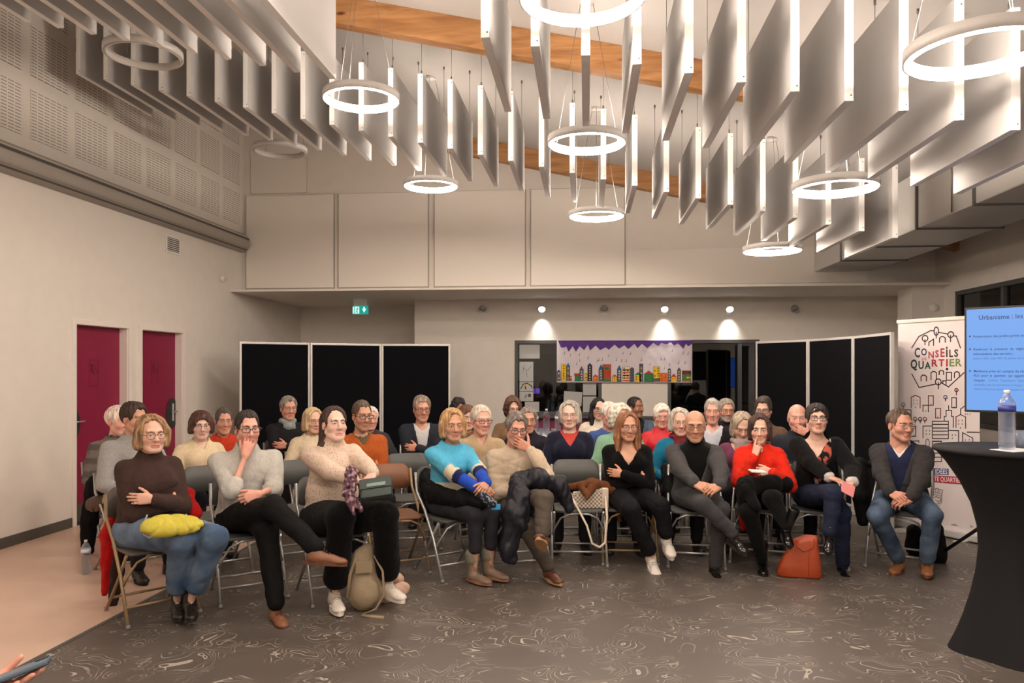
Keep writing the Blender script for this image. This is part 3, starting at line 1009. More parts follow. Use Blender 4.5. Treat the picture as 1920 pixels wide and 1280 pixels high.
class Field:
    def __init__(s, lo, hi, h):
        s.lo = np.array(lo, float) - 2 * h
        s.h = h
        n = np.ceil((np.array(hi, float) + 2 * h - s.lo) / h).astype(int) + 1
        s.n = n
        s.F = np.full(n, 1.0, np.float32)
        s.ax = [(s.lo[i] + h * np.arange(n[i])).astype(np.float32) for i in range(3)]

    def _sub(s, lo, hi, k):
        m = k + 3 * s.h
        i0 = np.clip(np.floor((lo - m - s.lo) / s.h).astype(int), 0, s.n)
        i1 = np.clip(np.ceil((hi + m - s.lo) / s.h).astype(int) + 1, 0, s.n)
        if np.any(i1 <= i0):
            return None
        sl = tuple(slice(a, b) for a, b in zip(i0, i1))
        X = s.ax[0][sl[0]][:, None, None]
        Y = s.ax[1][sl[1]][None, :, None]
        Z = s.ax[2][sl[2]][None, None, :]
        return sl, X, Y, Z

    def _mix(s, sl, d, k, op):
        F = s.F[sl]
        if op == 's':
            d = -d
            h = np.clip(.5 - .5 * (d - F) / k, 0, 1)       # smooth max
            s.F[sl] = d + (F - d) * h + k * h * (1 - h)
        else:
            h = np.clip(.5 + .5 * (d - F) / k, 0, 1)
            s.F[sl] = d + (F - d) * h - k * h * (1 - h)

    def cap(s, a, b, ra, rb=None, k=.02, op='u', sq=None):
        rb = ra if rb is None else rb
        a, b = np.array(a, float), np.array(b, float)
        m = max(ra, rb)
        q = s._sub(np.minimum(a, b) - m, np.maximum(a, b) + m, k)
        if q is None:
            return s
        sl, X, Y, Z = q
        ab = b - a
        L2 = max(ab @ ab, 1e-9)
        px, py, pz = X - a[0], Y - a[1], Z - a[2]
        t = np.clip((px * ab[0] + py * ab[1] + pz * ab[2]) / L2, 0, 1)
        d = np.sqrt((px - t * ab[0]) ** 2 + (py - t * ab[1]) ** 2 + (pz - t * ab[2]) ** 2) - (ra + (rb - ra) * t)
        s._mix(sl, d, k, op)
        return s

    def ell(s, c, r, k=.02, op='u', M=None):
        c, r = np.array(c, float), np.array(r, float)
        e = np.full(3, r.max()) if M is not None else r
        q = s._sub(c - e, c + e, k)
        if q is None:
            return s
        sl, X, Y, Z = q
        px, py, pz = X - c[0], Y - c[1], Z - c[2]
        if M is not None:
            px, py, pz = (M[0][0] * px + M[1][0] * py + M[2][0] * pz, M[0][1] * px + M[1][1] * py + M[2][1] * pz,
                          M[0][2] * px + M[1][2] * py + M[2][2] * pz)
        k0 = np.sqrt((px / r[0]) ** 2 + (py / r[1]) ** 2 + (pz / r[2]) ** 2)
        k1 = np.sqrt((px / r[0] ** 2) ** 2 + (py / r[1] ** 2) ** 2 + (pz / r[2] ** 2) ** 2) + 1e-9
        s._mix(sl, k0 * (k0 - 1) / k1, k, op)
        return s

    def plane(s, p, n, k=.004):
        """cut away the side the normal points to"""
        p, n = np.array(p, float), np.array(n, float)
        n /= np.linalg.norm(n)
        d = (s.ax[0][:, None, None] - p[0]) * n[0] + (s.ax[1][None, :, None] - p[1]) * n[1] + (s.ax[2][None, None, :] - p[2]) * n[2]
        s._mix((slice(None),) * 3, -d, k, 's')
        return s

    def wedge(s, p, n1, n2, lo, hi, k=.004):
        """cut away the part inside both half spaces, within a box"""
        q = s._sub(np.array(lo, float), np.array(hi, float), 0)
        if q is None:
            return s
        sl, X, Y, Z = q
        d1 = (X - p[0]) * n1[0] + (Y - p[1]) * n1[1] + (Z - p[2]) * n1[2]
        d2 = (X - p[0]) * n2[0] + (Y - p[1]) * n2[1] + (Z - p[2]) * n2[2]
        s._mix(sl, np.maximum(d1, d2), k, 's')
        return s

    def mesh(s):
        F = s.F
        F[0], F[-1] = 1, 1
        F[:, 0], F[:, -1] = 1, 1
        F[:, :, 0], F[:, :, -1] = 1, 1
        S = F < 0
        cs = S[:-1, :-1, :-1].astype(np.int8)
        for dx in (0, 1):
            for dy in (0, 1):
                for dz in (0, 1):
                    if dx or dy or dz:
                        cs = cs + S[dx:S.shape[0] - 1 + dx, dy:S.shape[1] - 1 + dy, dz:S.shape[2] - 1 + dz]
        act = (cs > 0) & (cs < 8)
        I = np.argwhere(act)
        if len(I) == 0:
            return np.zeros((0, 3)), np.zeros((0, 4), int)
        idx = np.full(act.shape, -1, np.int32)
        idx[act] = np.arange(len(I))
        acc = np.zeros((len(I), 3))
        cnt = np.zeros(len(I))
        cor = [(x, y, z) for x in (0, 1) for y in (0, 1) for z in (0, 1)]
        val = {c: F[I[:, 0] + c[0], I[:, 1] + c[1], I[:, 2] + c[2]] for c in cor}
        for a in cor:
            for ax in range(3):
                if a[ax] == 0:
                    b = list(a)
                    b[ax] = 1
                    fa, fb = val[a], val[tuple(b)]
                    m = (fa < 0) != (fb < 0)
                    t = fa[m] / (fa[m] - fb[m])
                    p = np.tile(np.array(a, float), (m.sum(), 1))
                    p[:, ax] += t
                    acc[m] += p
                    cnt[m] += 1
        v = s.lo + s.h * (I + acc / cnt[:, None])
        qs = []
        for ax in range(3):
            o1, o2 = [(1, 2), (2, 0), (0, 1)][ax]
            sh = [slice(None)] * 3
            a_ = [slice(None)] * 3
            a_[ax] = slice(0, -1)
            b_ = [slice(None)] * 3
            b_[ax] = slice(1, None)
            ch = S[tuple(a_)] != S[tuple(b_)]
            E = np.argwhere(ch)
            ins = S[tuple(a_)][ch]
            ok = (E[:, o1] > 0) & (E[:, o2] > 0)
            E, ins = E[ok], ins[ok]
            if len(E) == 0:
                continue
            c0 = E.copy()
            c1 = E.copy(); c1[:, o1] -= 1
            c2 = c1.copy(); c2[:, o2] -= 1
            c3 = E.copy(); c3[:, o2] -= 1
            g = lambda c: idx[c[:, 0], c[:, 1], c[:, 2]]
            q = np.stack([g(c0), g(c1), g(c2), g(c3)], 1)
            q[~ins] = q[~ins][:, ::-1]
            qs.append(q)
        return v, np.concatenate(qs)


def normals(v, f):
    n = np.zeros_like(v)
    a = np.cross(v[f[:, 2]] - v[f[:, 0]], v[f[:, 3]] - v[f[:, 1]])
    for i in range(4):
        np.add.at(n, f[:, i], a)
    return n / (np.linalg.norm(n, axis=1, keepdims=True) + 1e-12)


_rng = np.random.RandomState(5)
_wk = _rng.randn(18, 3)
_wk /= np.linalg.norm(_wk, axis=1, keepdims=True)
_wp = _rng.rand(18) * 6.28
_wf = 0.7 + _rng.rand(18) * 0.8


def wob(p, freq, seed=0.0, n=7, st=(1, 1, 1)):
    """cheap smooth noise, about -1..1"""
    q = p * np.array(st)
    o = np.zeros(len(p))
    for i in range(n):
        o += np.sin((q @ _wk[(i * 3 + int(seed)) % 18]) * freq * _wf[(i + int(seed)) % 18] + _wp[i] + seed * 1.7
                    + 1.3 * np.sin((q @ _wk[(i + 7) % 18]) * freq * .6 + seed))
    return o / n * 1.6


def mk(name, v, f, m, parent=None, col=None, smooth=True):
    me = bpy.data.meshes.new(name)
    nv, nf = len(v), len(f)
    me.vertices.add(nv)
    me.vertices.foreach_set('co', np.ascontiguousarray(v, dtype=np.float32).ravel())
    k = f.shape[1]
    me.loops.add(nf * k)
    me.loops.foreach_set('vertex_index', np.ascontiguousarray(f, dtype=np.int32).ravel())
    me.polygons.add(nf)
    me.polygons.foreach_set('loop_start', np.arange(0, nf * k, k, dtype=np.int32))
    me.polygons.foreach_set('use_smooth', np.full(nf, smooth))
    me.update(calc_edges=True)
    me.materials.append(MATS[m])
    if col is not None:
        at = me.attributes.new('Col', 'FLOAT_COLOR', 'POINT')
        c = np.ones((nv, 4), np.float32)
        c[:, :3] = np.clip(col, 0, 1)
        at.data.foreach_set('color', c.ravel())
    return link(name, me, parent)


def cmat(name, rough, bump=0, bscale=100, var=0, vscale=8, spec=.4, stretch=None, sheen=0.0, metal=0.0):
    m = mat(name, (0.5, 0.5, 0.5), rough, metal, bump, bscale, var, attr=True, vscale=vscale, spec=spec, stretch=stretch)
    if sheen:
        m.node_tree.nodes['Principled BSDF'].inputs['Sheen Weight'].default_value = sheen
    return m


m = cmat('skin', .48, .08, 260, .05, 30, spec=.45)
m.node_tree.nodes['Principled BSDF'].inputs['Subsurface Weight'].default_value = 0.0
cmat('knit', .92, .6, 330, .10, 60, .15, (1, 1, .45), .06)
cmat('wool', .95, .4, 240, .10, 30, .12, None, .04)
cmat('fleece', .98, .6, 150, .10, 70, .1, None, .15)
cmat('woven', .8, .18, 420, .07, 90, .2)
cmat('denim', .85, .3, 380, .22, 11, .2)
cmat('leather', .42, .12, 120, .16, 14, .5)
cmat('gloss_leather', .16, .06, 90, .1, 14, .6)
cmat('puffer', .5, .2, 24, .1, 10, .4)
cmat('hair', .6, .5, 150, .38, 60, .4, (1, 1, .14))
cmat('rubber', .7, .05, 90)
cmat('flecked', .95, .6, 300, .0, 30, .1)
# dark flecks worked into the cream knit
nt = MATS['flecked'].node_tree
vo = nt.nodes.new('ShaderNodeTexVoronoi')
vo.inputs['Scale'].default_value = 95
tcn = nt.nodes.new('ShaderNodeTexCoord')
mpn = nt.nodes.new('ShaderNodeMapping')
mpn.inputs['Scale'].default_value = (1, 1, .55)
nt.links.new(tcn.outputs['Object'], mpn.inputs[0])
nt.links.new(mpn.outputs[0], vo.inputs['Vector'])
mr = nt.nodes.new('ShaderNodeMapRange')
mr.inputs[1].default_value = .20
mr.inputs[2].default_value = .27
nt.links.new(vo.outputs['Distance'], mr.inputs[0])
mx = nt.nodes.new('ShaderNodeMix')
mx.data_type = 'RGBA'
mx.inputs[6].default_value = (*srgb(140, 112, 96), 1)
nt.links.new(mr.outputs[0], mx.inputs[0])
nt.links.new([n for n in nt.nodes if n.type == 'ATTRIBUTE'][0].outputs['Color'], mx.inputs[7])
nt.links.new(mx.outputs[2], nt.nodes['Principled BSDF'].inputs['Base Color'])
mat('lens', (0.9, 0.92, 0.95), .05, spec=.6, alpha=.12)
mat('lens_amber', (0.45, 0.22, 0.12), .05, spec=.6, alpha=.45)


# ------------------------------------------------------------------ head template (x right, y forward, z up; origin between the ears)
def head_field(h):
    f = Field((-.1, -.125, -.20), (.1, .135, .13), h)
    f.ell((0, -.014, .036), (.075, .096, .084), .01)
    f.ell((0, .026, -.030), (.061, .064, .088), .03)
    for s in (-1, 1):
        f.cap((s * .050, -.002, -.052), (s * .020, .066, -.100), .020, .017, .03)
        f.ell((s * .042, .056, -.026), (.024, .026, .022), .025)
        f.cap((s * .010, .086, .030), (s * .040, .076, .031), .010, .009, .018)
    f.cap((0, -.012, -.05), (0, -.040, -.21), .050, .056, .02)
    for s in (-1, 1):
        f.ell((s * .031, .103, .006), (.020, .019, .012), .014, 's')
    f.cap((0, .086, .022), (0, .110, -.026), .0075, .0125, .010)
    f.ell((0, .109, -.030), (.0125, .012, .011), .008)
    for s in (-1, 1):
        f.ell((s * .0135, .098, -.033), (.0085, .011, .0085), .006)
    for s in (-1, 1):            # eyelids
        f.ell((s * .0315, .0745, .004), (.0175, .0165, .0145), .007)
    f.cap((-.021, .083, -.066), (0, .0925, -.0635), .0055, .0065, .006)
    f.cap((.021, .083, -.066), (0, .0925, -.0635), .0055, .0065, .006)
    f.cap((-.017, .084, -.0745), (.017, .084, -.0745), .0068, .0068, .006)
    f.cap((-.006, .0880, -.0745), (.006, .0880, -.0745), .0072, .0072, .006)
    f.cap((-.024, .0935, -.0692), (.024, .0935, -.0692), .0024, .0024, .004, 's')
    f.ell((0, .070, -.101), (.021, .019, .017), .02)
    for s in (-1, 1):            # folds beside the mouth
        f.cap((s * .020, .0935, -.040), (s * .033, .080, -.070), .004, .003, .008, 's')
        f.ell((s * .007, .1015, -.042), (.0035, .005, .0035), .003, 's')
    for s in (-1, 1):            # ears
        f.ell((s * .0785, -.012, -.008), (.0075, .019, .031), .008)
        f.ell((s * .0865, -.008, -.002), (.006, .010, .017), .005, 's')
    for s in (-1, 1):            # openings of the eyes
        f.ell((s * .0315, .093, .0036), (.0150, .013, .0046), .002, 's')
    return f


def eye_mesh(s):
    rings = [0, .16, .17, .42, .44, .6, .9, 1.3, 1.8]
    n = 12
    v, c = [], []
    for a in rings:
        for j in range(n):
            q = 2 * math.pi * j / n
            v.append((math.sin(a) * math.cos(q), math.cos(a), math.sin(a) * math.sin(q)))
            c.append((.015, .012, .010) if a < .165 else (.09, .05, .028) if a < .43 else (.72, .68, .64))
    f = []
    for i in range(len(rings) - 1):
        for j in range(n):
            f.append((i * n + j, i * n + (j + 1) % n, (i + 1) * n + (j + 1) % n, (i + 1) * n + j))
    v = np.array(v) * .0138 + np.array((s * .0315, .0742, .0045))
    return v, np.array(f), np.array(c)


HEADS = {}


def head_template(h):
    if h not in HEADS:
        v, f = head_field(h).mesh()
        # part weights for colour
        def near(a, b, r):
            a, b = np.array(a), np.array(b)
            ab = b - a
            t = np.clip(((v - a) @ ab) / (ab @ ab), 0, 1)
            d = np.linalg.norm(v - a - t[:, None] * ab, axis=1)
            return np.clip(1.6 - 1.2 * d / r, 0, 1)
        lip = np.maximum.reduce([near((-.021, .085, -.066), (0, .095, -.0635), .0075), near((.021, .085, -.066), (0, .095, -.0635), .0075), near((-.016, .088, -.0745), (.016, .088, -.0745), .0080)])
        brow = np.maximum.reduce([near((s * .013, .092, .024), (s * .030, .090, .0285), .0060) for s in (-1, 1)] + [near((s * .030, .090, .0285), (s * .050, .068, .0235), .0055) for s in (-1, 1)])
        flush = np.maximum.reduce([near((s * .043, .070, -.026), (s * .043, .066, -.030), .028) for s in (-1, 1)] + [near((0, .11, -.03), (0, .112, -.028), .017)] + [near((s * .085, -.01, -.02), (s * .085, -.01, .01), .022) for s in (-1, 1)])
        lid = np.maximum.reduce([near((s * .019, .088, .0075), (s * .0315, .0905, .0108), .0040) for s in (-1, 1)] + [near((s * .0315, .0905, .0108), (s * .045, .082, .0068), .0042) for s in (-1, 1)])
        beard = np.clip((-.035 - v[:, 2]) / .02, 0, 1) * np.clip((v[:, 1] - .0) / .03, 0, 1) * np.clip((v[:, 2] + .128) / .012, 0, 1)
        HEADS[h] = (v, f, lip, brow, flush, lid, beard)
    return HEADS[h]


def rot(yaw=0, pitch=0, roll=0):
    """yaw turns to the person's left, pitch lifts the chin, roll tilts to the person's right"""
    return np.array((Matrix.Rotation(R(yaw), 3, 'Z') @ Matrix.Rotation(R(pitch), 3, 'X') @ Matrix.Rotation(R(roll), 3, 'Y')))


# ------------------------------------------------------------------ hands (right hand: fingers +y, palm faces -z, thumb towards -x)
HANDS = {}


def hand_template(pose, h):
    key = (pose, h)
    if key in HANDS:
        return HANDS[key]
    curls = {'relax': [(25, 30, 20)] * 4, 'flat': [(8, 10, 6)] * 4, 'curl': [(45, 55, 30), (48, 58, 32), (52, 60, 34), (55, 62, 35)],
             'fist': [(75, 85, 50)] * 4, 'point': [(4, 6, 4), (60, 75, 40), (70, 85, 45), (72, 85, 45)],
             'chin': [(18, 30, 20), (30, 42, 26), (40, 52, 30), (48, 58, 32)], 'clasp': [(38, 48, 24)] * 4}[pose]
    thumb = {'relax': 32, 'flat': 42, 'curl': 20, 'fist': 8, 'point': 12, 'chin': 50, 'clasp': 26}[pose]
    f = Field((-.10, -.09, -.13), (.08, .21, .06), h)
    f.cap((0, -.018, 0), (0, .0, 0), .022, .024, .01)
    roots = [(-.030, .088), (-.010, .094), (.011, .090), (.030, .080)]
    lens = [(.044, .026, .020), (.048, .030, .021), (.045, .028, .020), (.035, .021, .018)]
    rad = [.0092, .0095, .0090, .0080]
    for (x, y), r in zip(roots, rad):
        f.cap((x * .55, .01, 0), (x, y, 0), .016, .0115, .012)
    f.ell((-.004, .05, -.006), (.036, .046, .014), .012)
    for (x, y), L, r, cu in zip(roots, lens, rad, curls):
        p = np.array((x, y, 0.0))
        a = 0
        fan = x * 1.6
        for k in range(3):
            a += cu[k]
            dr = np.array((fan * (1 if k == 0 else .6), math.cos(R(a)), -math.sin(R(a))))
            dr /= np.linalg.norm(dr)
            q = p + dr * L[k]
            f.cap(p, q, r * (1 - .06 * k), r * (.94 - .08 * k), .003)
            p = q
    p = np.array((-.022, .022, -.006))
    for k, (L, r) in enumerate(((.040, .0135), (.030, .0108), (.024, .0098))):
        a = R(thumb + 14 - 10 * k)
        dr = np.array((-math.sin(a), math.cos(a), -.35 - .1 * k))
        dr /= np.linalg.norm(dr)
        q = p + dr * L
        f.cap(p, q, r, r * .92, .005)
        p = q
    v, fc = f.mesh()
    HANDS[key] = (v, fc)
    return HANDS[key]


def frame_from(fdir, palm):
    """columns x,y,z: y along the fingers, -z out of the palm"""
    y = np.array(fdir, float)
    y /= np.linalg.norm(y)
    z = -np.array(palm, float)
    z = z - (z @ y) * y
    z /= np.linalg.norm(z) + 1e-9
    x = np.cross(y, z)
    return np.stack([x, y, z], 1)


# ------------------------------------------------------------------ hair, built in the head frame
def hair_mesh(style, h, seed):
    lowz = -.30 if style in ('long', 'pony', 'longdark') else -.17
    f = Field((-.125, -.16, lowz), (.125, .115, .16), h)
    amp, streak = .003, .0022
    C, CR = np.array((0, -.016, .038)), np.array((.075, .096, .084))

    def shell(t, tz=None):
        f.ell(C, CR + np.array((t, t, tz if tz else t)), .008)

    part = .012 * (1 if seed % 2 else -1)

    def face(z=.0, w=.066, top=.070, depth=.085, y=.112):
        f.ell((part if style not in ('bowl',) else 0, y, top - .105 + z + .012), (w, depth, .115), .010, 's')

    def under(zf, zb):
        """cut below a line from the temples (zf) to the nape (zb)"""
        f.plane((0, .03, zf), (0, (zf - zb) * 6.0, -1.0) if False else (0, -(zf - zb) / .12 * -1, -1), .006)
    if style in ('short', 'shortgrey', 'crop', 'recede', 'quiff'):
        t = {'short': .013, 'shortgrey': .013, 'crop': .007, 'recede': .008, 'quiff': .014}[style]
        shell(t, t + (.010 if style == 'quiff' else .003))
        hl_ = {'short': .084, 'shortgrey': .086, 'crop': .084, 'recede': .102, 'quiff': .082}[style]
        for s in (-1, 1):
            f.ell((s * .026, .112, hl_ - .093), (.047, .085, .115), .010, 's')
        f.plane((0, .02, -.012), (0, .55, -1), .006)
        for s in (-1, 1):
            f.ell((s * .083, .006, -.012), (.018, .024, .034), .006, 's')
        amp, streak = .007, .004
        if style == 'quiff':
            amp = .012
    elif style == 'fringe':          # bald crown with a rim of hair
        shell(.006)
        f.ell((0, .02, .075), (.105, .115, .072), .012, 's')
        f.ell((0, .10, .02), (.080, .085, .12), .01, 's')
        f.plane((0, .02, -.02), (0, .55, -1), .006)
        for s in (-1, 1):
            f.ell((s * .083, .006, -.012), (.018, .024, .034), .006, 's')
    elif style in ('bob', 'bobwave', 'bowl', 'greybob'):
        shell(.018, .016)
        ln = {'bob': -.085, 'bobwave': -.080, 'bowl': -.055, 'greybob': -.070}[style]
        for s in (-1, 1):
            f.ell((s * .074, -.008, ln * .5), (.030, .062, .085), .02)
            f.cap((s * .080, .022, .02), (s * .074, .030, ln + .02), .020, .018, .02)
        f.ell((0, -.080, ln * .5), (.078, .045, .095), .02)
        face(top=.116 if style != 'bowl' else .060, w=.070 if style != 'bowl' else .0585, depth=.105, z=-.01)
        f.ell((0, .085, -.06), (.053, .075, .10), .008, 's')
        f.plane((0, 0, ln - .015), (0, .18, -1), .012)
        amp, streak = (.013, .006) if style == 'bobwave' else (.007, .005)
    elif style in ('long', 'longdark', 'pony'):
        shell(.012 if style != 'long' else .016, .010)
        if style == 'pony':
            f.cap((.03, -.085, .02), (.055, -.07, -.16), .045, .040, .03)
            f.cap((.055, -.07, -.16), (.05, -.05, -.27), .040, .020, .03)
            face(top=.108, w=.074, depth=.10)
            for s in (-1, 1):
                f.ell((s * .083, .006, -.012), (.018, .024, .034), .006, 's')
            f.plane((0, .02, -.01), (0, .9, -.4), .01) if False else None
        else:
            for s in (-1, 1):
                f.cap((s * .066, -.01, .04), (s * .082, .0, -.09), .036, .034, .02)
                f.cap((s * .082, .0, -.09), (s * .086, .030, -.24 if style == 'long' else -.17), .036, .022, .02)
            f.ell((0, -.075, -.06), (.082, .045, .15), .02)
            face(top=.112, w=.064, depth=.10, z=-.005)
            f.ell((0, .088, -.08), (.055, .075, .15), .008, 's')
        amp, streak = .005, .0045
    elif style in ('curly', 'whitecurl', 'afro'):
        t = {'curly': .030, 'whitecurl': .024, 'afro': .022}[style]
        shell(t, t)
        if style != 'afro':
            for s in (-1, 1):
                f.ell((s * .078, -.014, -.02), (.034, .062, .075), .02)
            f.ell((0, -.085, -.03), (.08, .045, .085), .02)
        face(top=.088, w=.062, depth=.10)
        f.ell((0, .085, -.06), (.056, .075, .10), .008, 's')
        f.plane((0, 0, -.085 if style != 'afro' else -.02), (0, .2, -1), .012)
        amp, streak = .016, .002
    elif style == 'pixie':
        shell(.015, .018)
        for s in (-1, 1):
            f.cap((s * .074, .030, .03), (s * .072, .045, -.02), .014, .008, .01)
        face(top=.090, w=.066, depth=.095)
        f.ell((.03, .10, .030), (.04, .05, .03), .01, 's') if False else None
        f.plane((0, .02, -.018), (0, .5, -1), .008)
        for s in (-1, 1):
            f.ell((s * .085, -.004, -.016), (.016, .020, .030), .006, 's')
        f.cap((-.048, .050, .082), (.010, .082, .080), .016, .012, .015)
        f.cap((.010, .082, .080), (.052, .066, .055), .012, .007, .012)
        amp, streak = .005, .0035
    v, fc = f.mesh()
    if len(v) == 0:
        return v, fc, 0
    n = normals(v, fc)
    if amp > .0135:
        v = v + n * (wob(v, 115, seed, 9)[:, None] * amp * .5 + wob(v, 48, seed + 2)[:, None] * amp * .45)
    else:
        ang = np.arctan2(v[:, 0], -(v[:, 1] + .02))
        v = v + n * (np.sin(ang * 34 + 3 * wob(v, 25, seed) + v[:, 2] * 25)[:, None] * streak * .5 + wob(v, 45, seed + 1, st=(1, 1, .5))[:, None] * amp * .5
                     + np.sin(ang * 15 + 2.5 * wob(v, 18, seed + 3))[:, None] * streak * .7)
    sk = wob(v, 130, seed, 6, (1, 1, .22))
    return v, fc, sk


# ------------------------------------------------------------------ glasses
ME_GL = {}


def glasses(kind):
    if kind in ME_GL:
        return ME_GL[kind]
    hw, hh, r = {'thin': (.024, .016, .0013), 'thick': (.025, .017, .0026), 'big': (.028, .022, .0022), 'round': (.024, .021, .0012), 'rect': (.027, .015, .0024), 'amber': (.027, .017, .0016)}[kind]
    pw = 2.0 if kind in ('round', 'big') else 3.2
    fm, lm = MB(), []
    for s in (-1, 1):
        pts, flat_ = [], []
        for k in range(20):
            t = k * 2 * math.pi / 20
            cx, sz = math.cos(t), math.sin(t)
            a = abs(cx) ** (2 / pw) * (1 if cx > 0 else -1) * hw
            c = abs(sz) ** (2 / pw) * (1 if sz > 0 else -1) * hh
            x = s * .0335 + a
            pts.append((x, .1045 - .10 * max(0, abs(x) - .02) ** 1.25 * 3.2, .002 + c))
        fm.tube(pts, r, 5, closed=True)
        q = MB()
        q.add(pts, [list(range(20))])
        lm.append(q)
        fm.tube([(s * (.0335 + hw), .094, .006), (s * .078, .078, .008), (s * .081, -.005, .010), (s * .080, -.022, -.006)], r * .9, 5)
    fm.tube([(-.0335 + hw, .1045, .006), (0, .1075, .009), (.0335 - hw, .1045, .006)], r, 5)
    ME_GL[kind] = (fm, lm)
    return ME_GL[kind]


# ------------------------------------------------------------------ shoes, in the foot frame (ankle at origin, toes +y, sole at z = -.085)
SHOES = {}


def shoe_mesh(kind, h=.006):
    key_ = (kind, h)
    if key_ in SHOES:
        return SHOES[key_]
    f = Field((-.06, -.085, -.10), (.06, .21, .17), h)
    f.ell((0, -.022, -.045), (.036, .045, .042), .02)
    f.cap((0, .0, -.045), (0, .09, -.058), .038, .036, .02)
    f.ell((.003, .135, -.064), (.043, .055, .028), .025)
    if kind == 'boot':
        f.cap((0, -.015, -.02), (0, -.02, .10), .043, .047, .02)
        f.cap((0, -.02, .095), (0, -.02, .13), .060, .062, .006)
    elif kind == 'tallboot':
        f.cap((0, -.015, -.02), (0, -.02, .16), .038, .046, .02)
    elif kind == 'ankle':
        f.cap((0, -.012, -.03), (0, -.015, .045), .041, .043, .02)
    else:
        f.cap((0, -.012, -.04), (0, -.016, .0), .038, .038, .02)
        f.cap((0, -.014, .0), (0, -.014, .05), .030, .028, .01, 's')
    f.plane((0, 0, -.075), (0, 0, -1), .006)
    v, fc = f.mesh()
    # sole
    ol = []
    for k in range(28):
        t = k * 2 * math.pi / 28
        y = .052 + .138 * math.sin(t)
        wd = .043 if y > .05 else .036
        ol.append((wd * math.cos(t) * (1 - .25 * max(0, (.0 - y)) / .1) + .003 * (y > .05), y))
    sole = MB().prism(ol, 'z', -.090 if kind != 'sneaker' else -.094, -.068 if kind != 'sneaker' else -.058)
    lace = MB()
    if kind in ('lace', 'sneaker', 'ankle'):
        for k in range(4):
            y = .055 + k * .017
            z = -.004 - k * .0095
            lace.tube([(-.020, y, z - .008), (0, y + .004, z + .002), (.020, y, z - .008)], .0026, 5)
    SHOES[key_] = (v, fc, sole, lace)
    return SHOES[key_]


SKIN = {'fair': srgb(220, 178, 158), 'pink': srgb(222, 168, 150), 'tan': srgb(198, 150, 124), 'brown': srgb(148, 104, 82), 'pale': srgb(226, 190, 174), 'ruddy': srgb(210, 156, 134)}


def ik(S, T, l1, l2, hint):
    S, T, hint = np.array(S, float), np.array(T, float), np.array(hint, float)
    d = T - S
    L = np.linalg.norm(d)
    mx_l = (l1 + l2) * .995
    if L > mx_l:
        T = S + d / L * mx_l
        d = T - S
        L = mx_l
    if L < abs(l1 - l2) + .02:
        L = abs(l1 - l2) + .02
    a = (l1 * l1 - l2 * l2 + L * L) / (2 * L)
    hgt = math.sqrt(max(l1 * l1 - a * a, 0))
    u = d / np.linalg.norm(d)
    w_ = hint - (hint @ u) * u
    w_ /= np.linalg.norm(w_) + 1e-9
    return S + u * a + w_ * hgt, T


def bounds(pts, m):
    a = np.array(pts)
    return a.min(0) - m, a.max(0) + m


def lerp(a, b, t):
    return np.array(a) * (1 - t) + np.array(b) * t


def cam_angle(p):
    """angle of the line from a point to the camera, measured so that 0 is straight along -Y"""
    return math.atan2(-p.x, p.y)


CHAIRS = []
PEOPLE = {}


def ring_pts(c, r, ry, n, tilt=0.0):
    return [np.array((c[0] + r * math.cos(2 * math.pi * k / n), c[1] + ry * math.sin(2 * math.pi * k / n), c[2] + tilt * math.sin(2 * math.pi * k / n))) for k in range(n)]


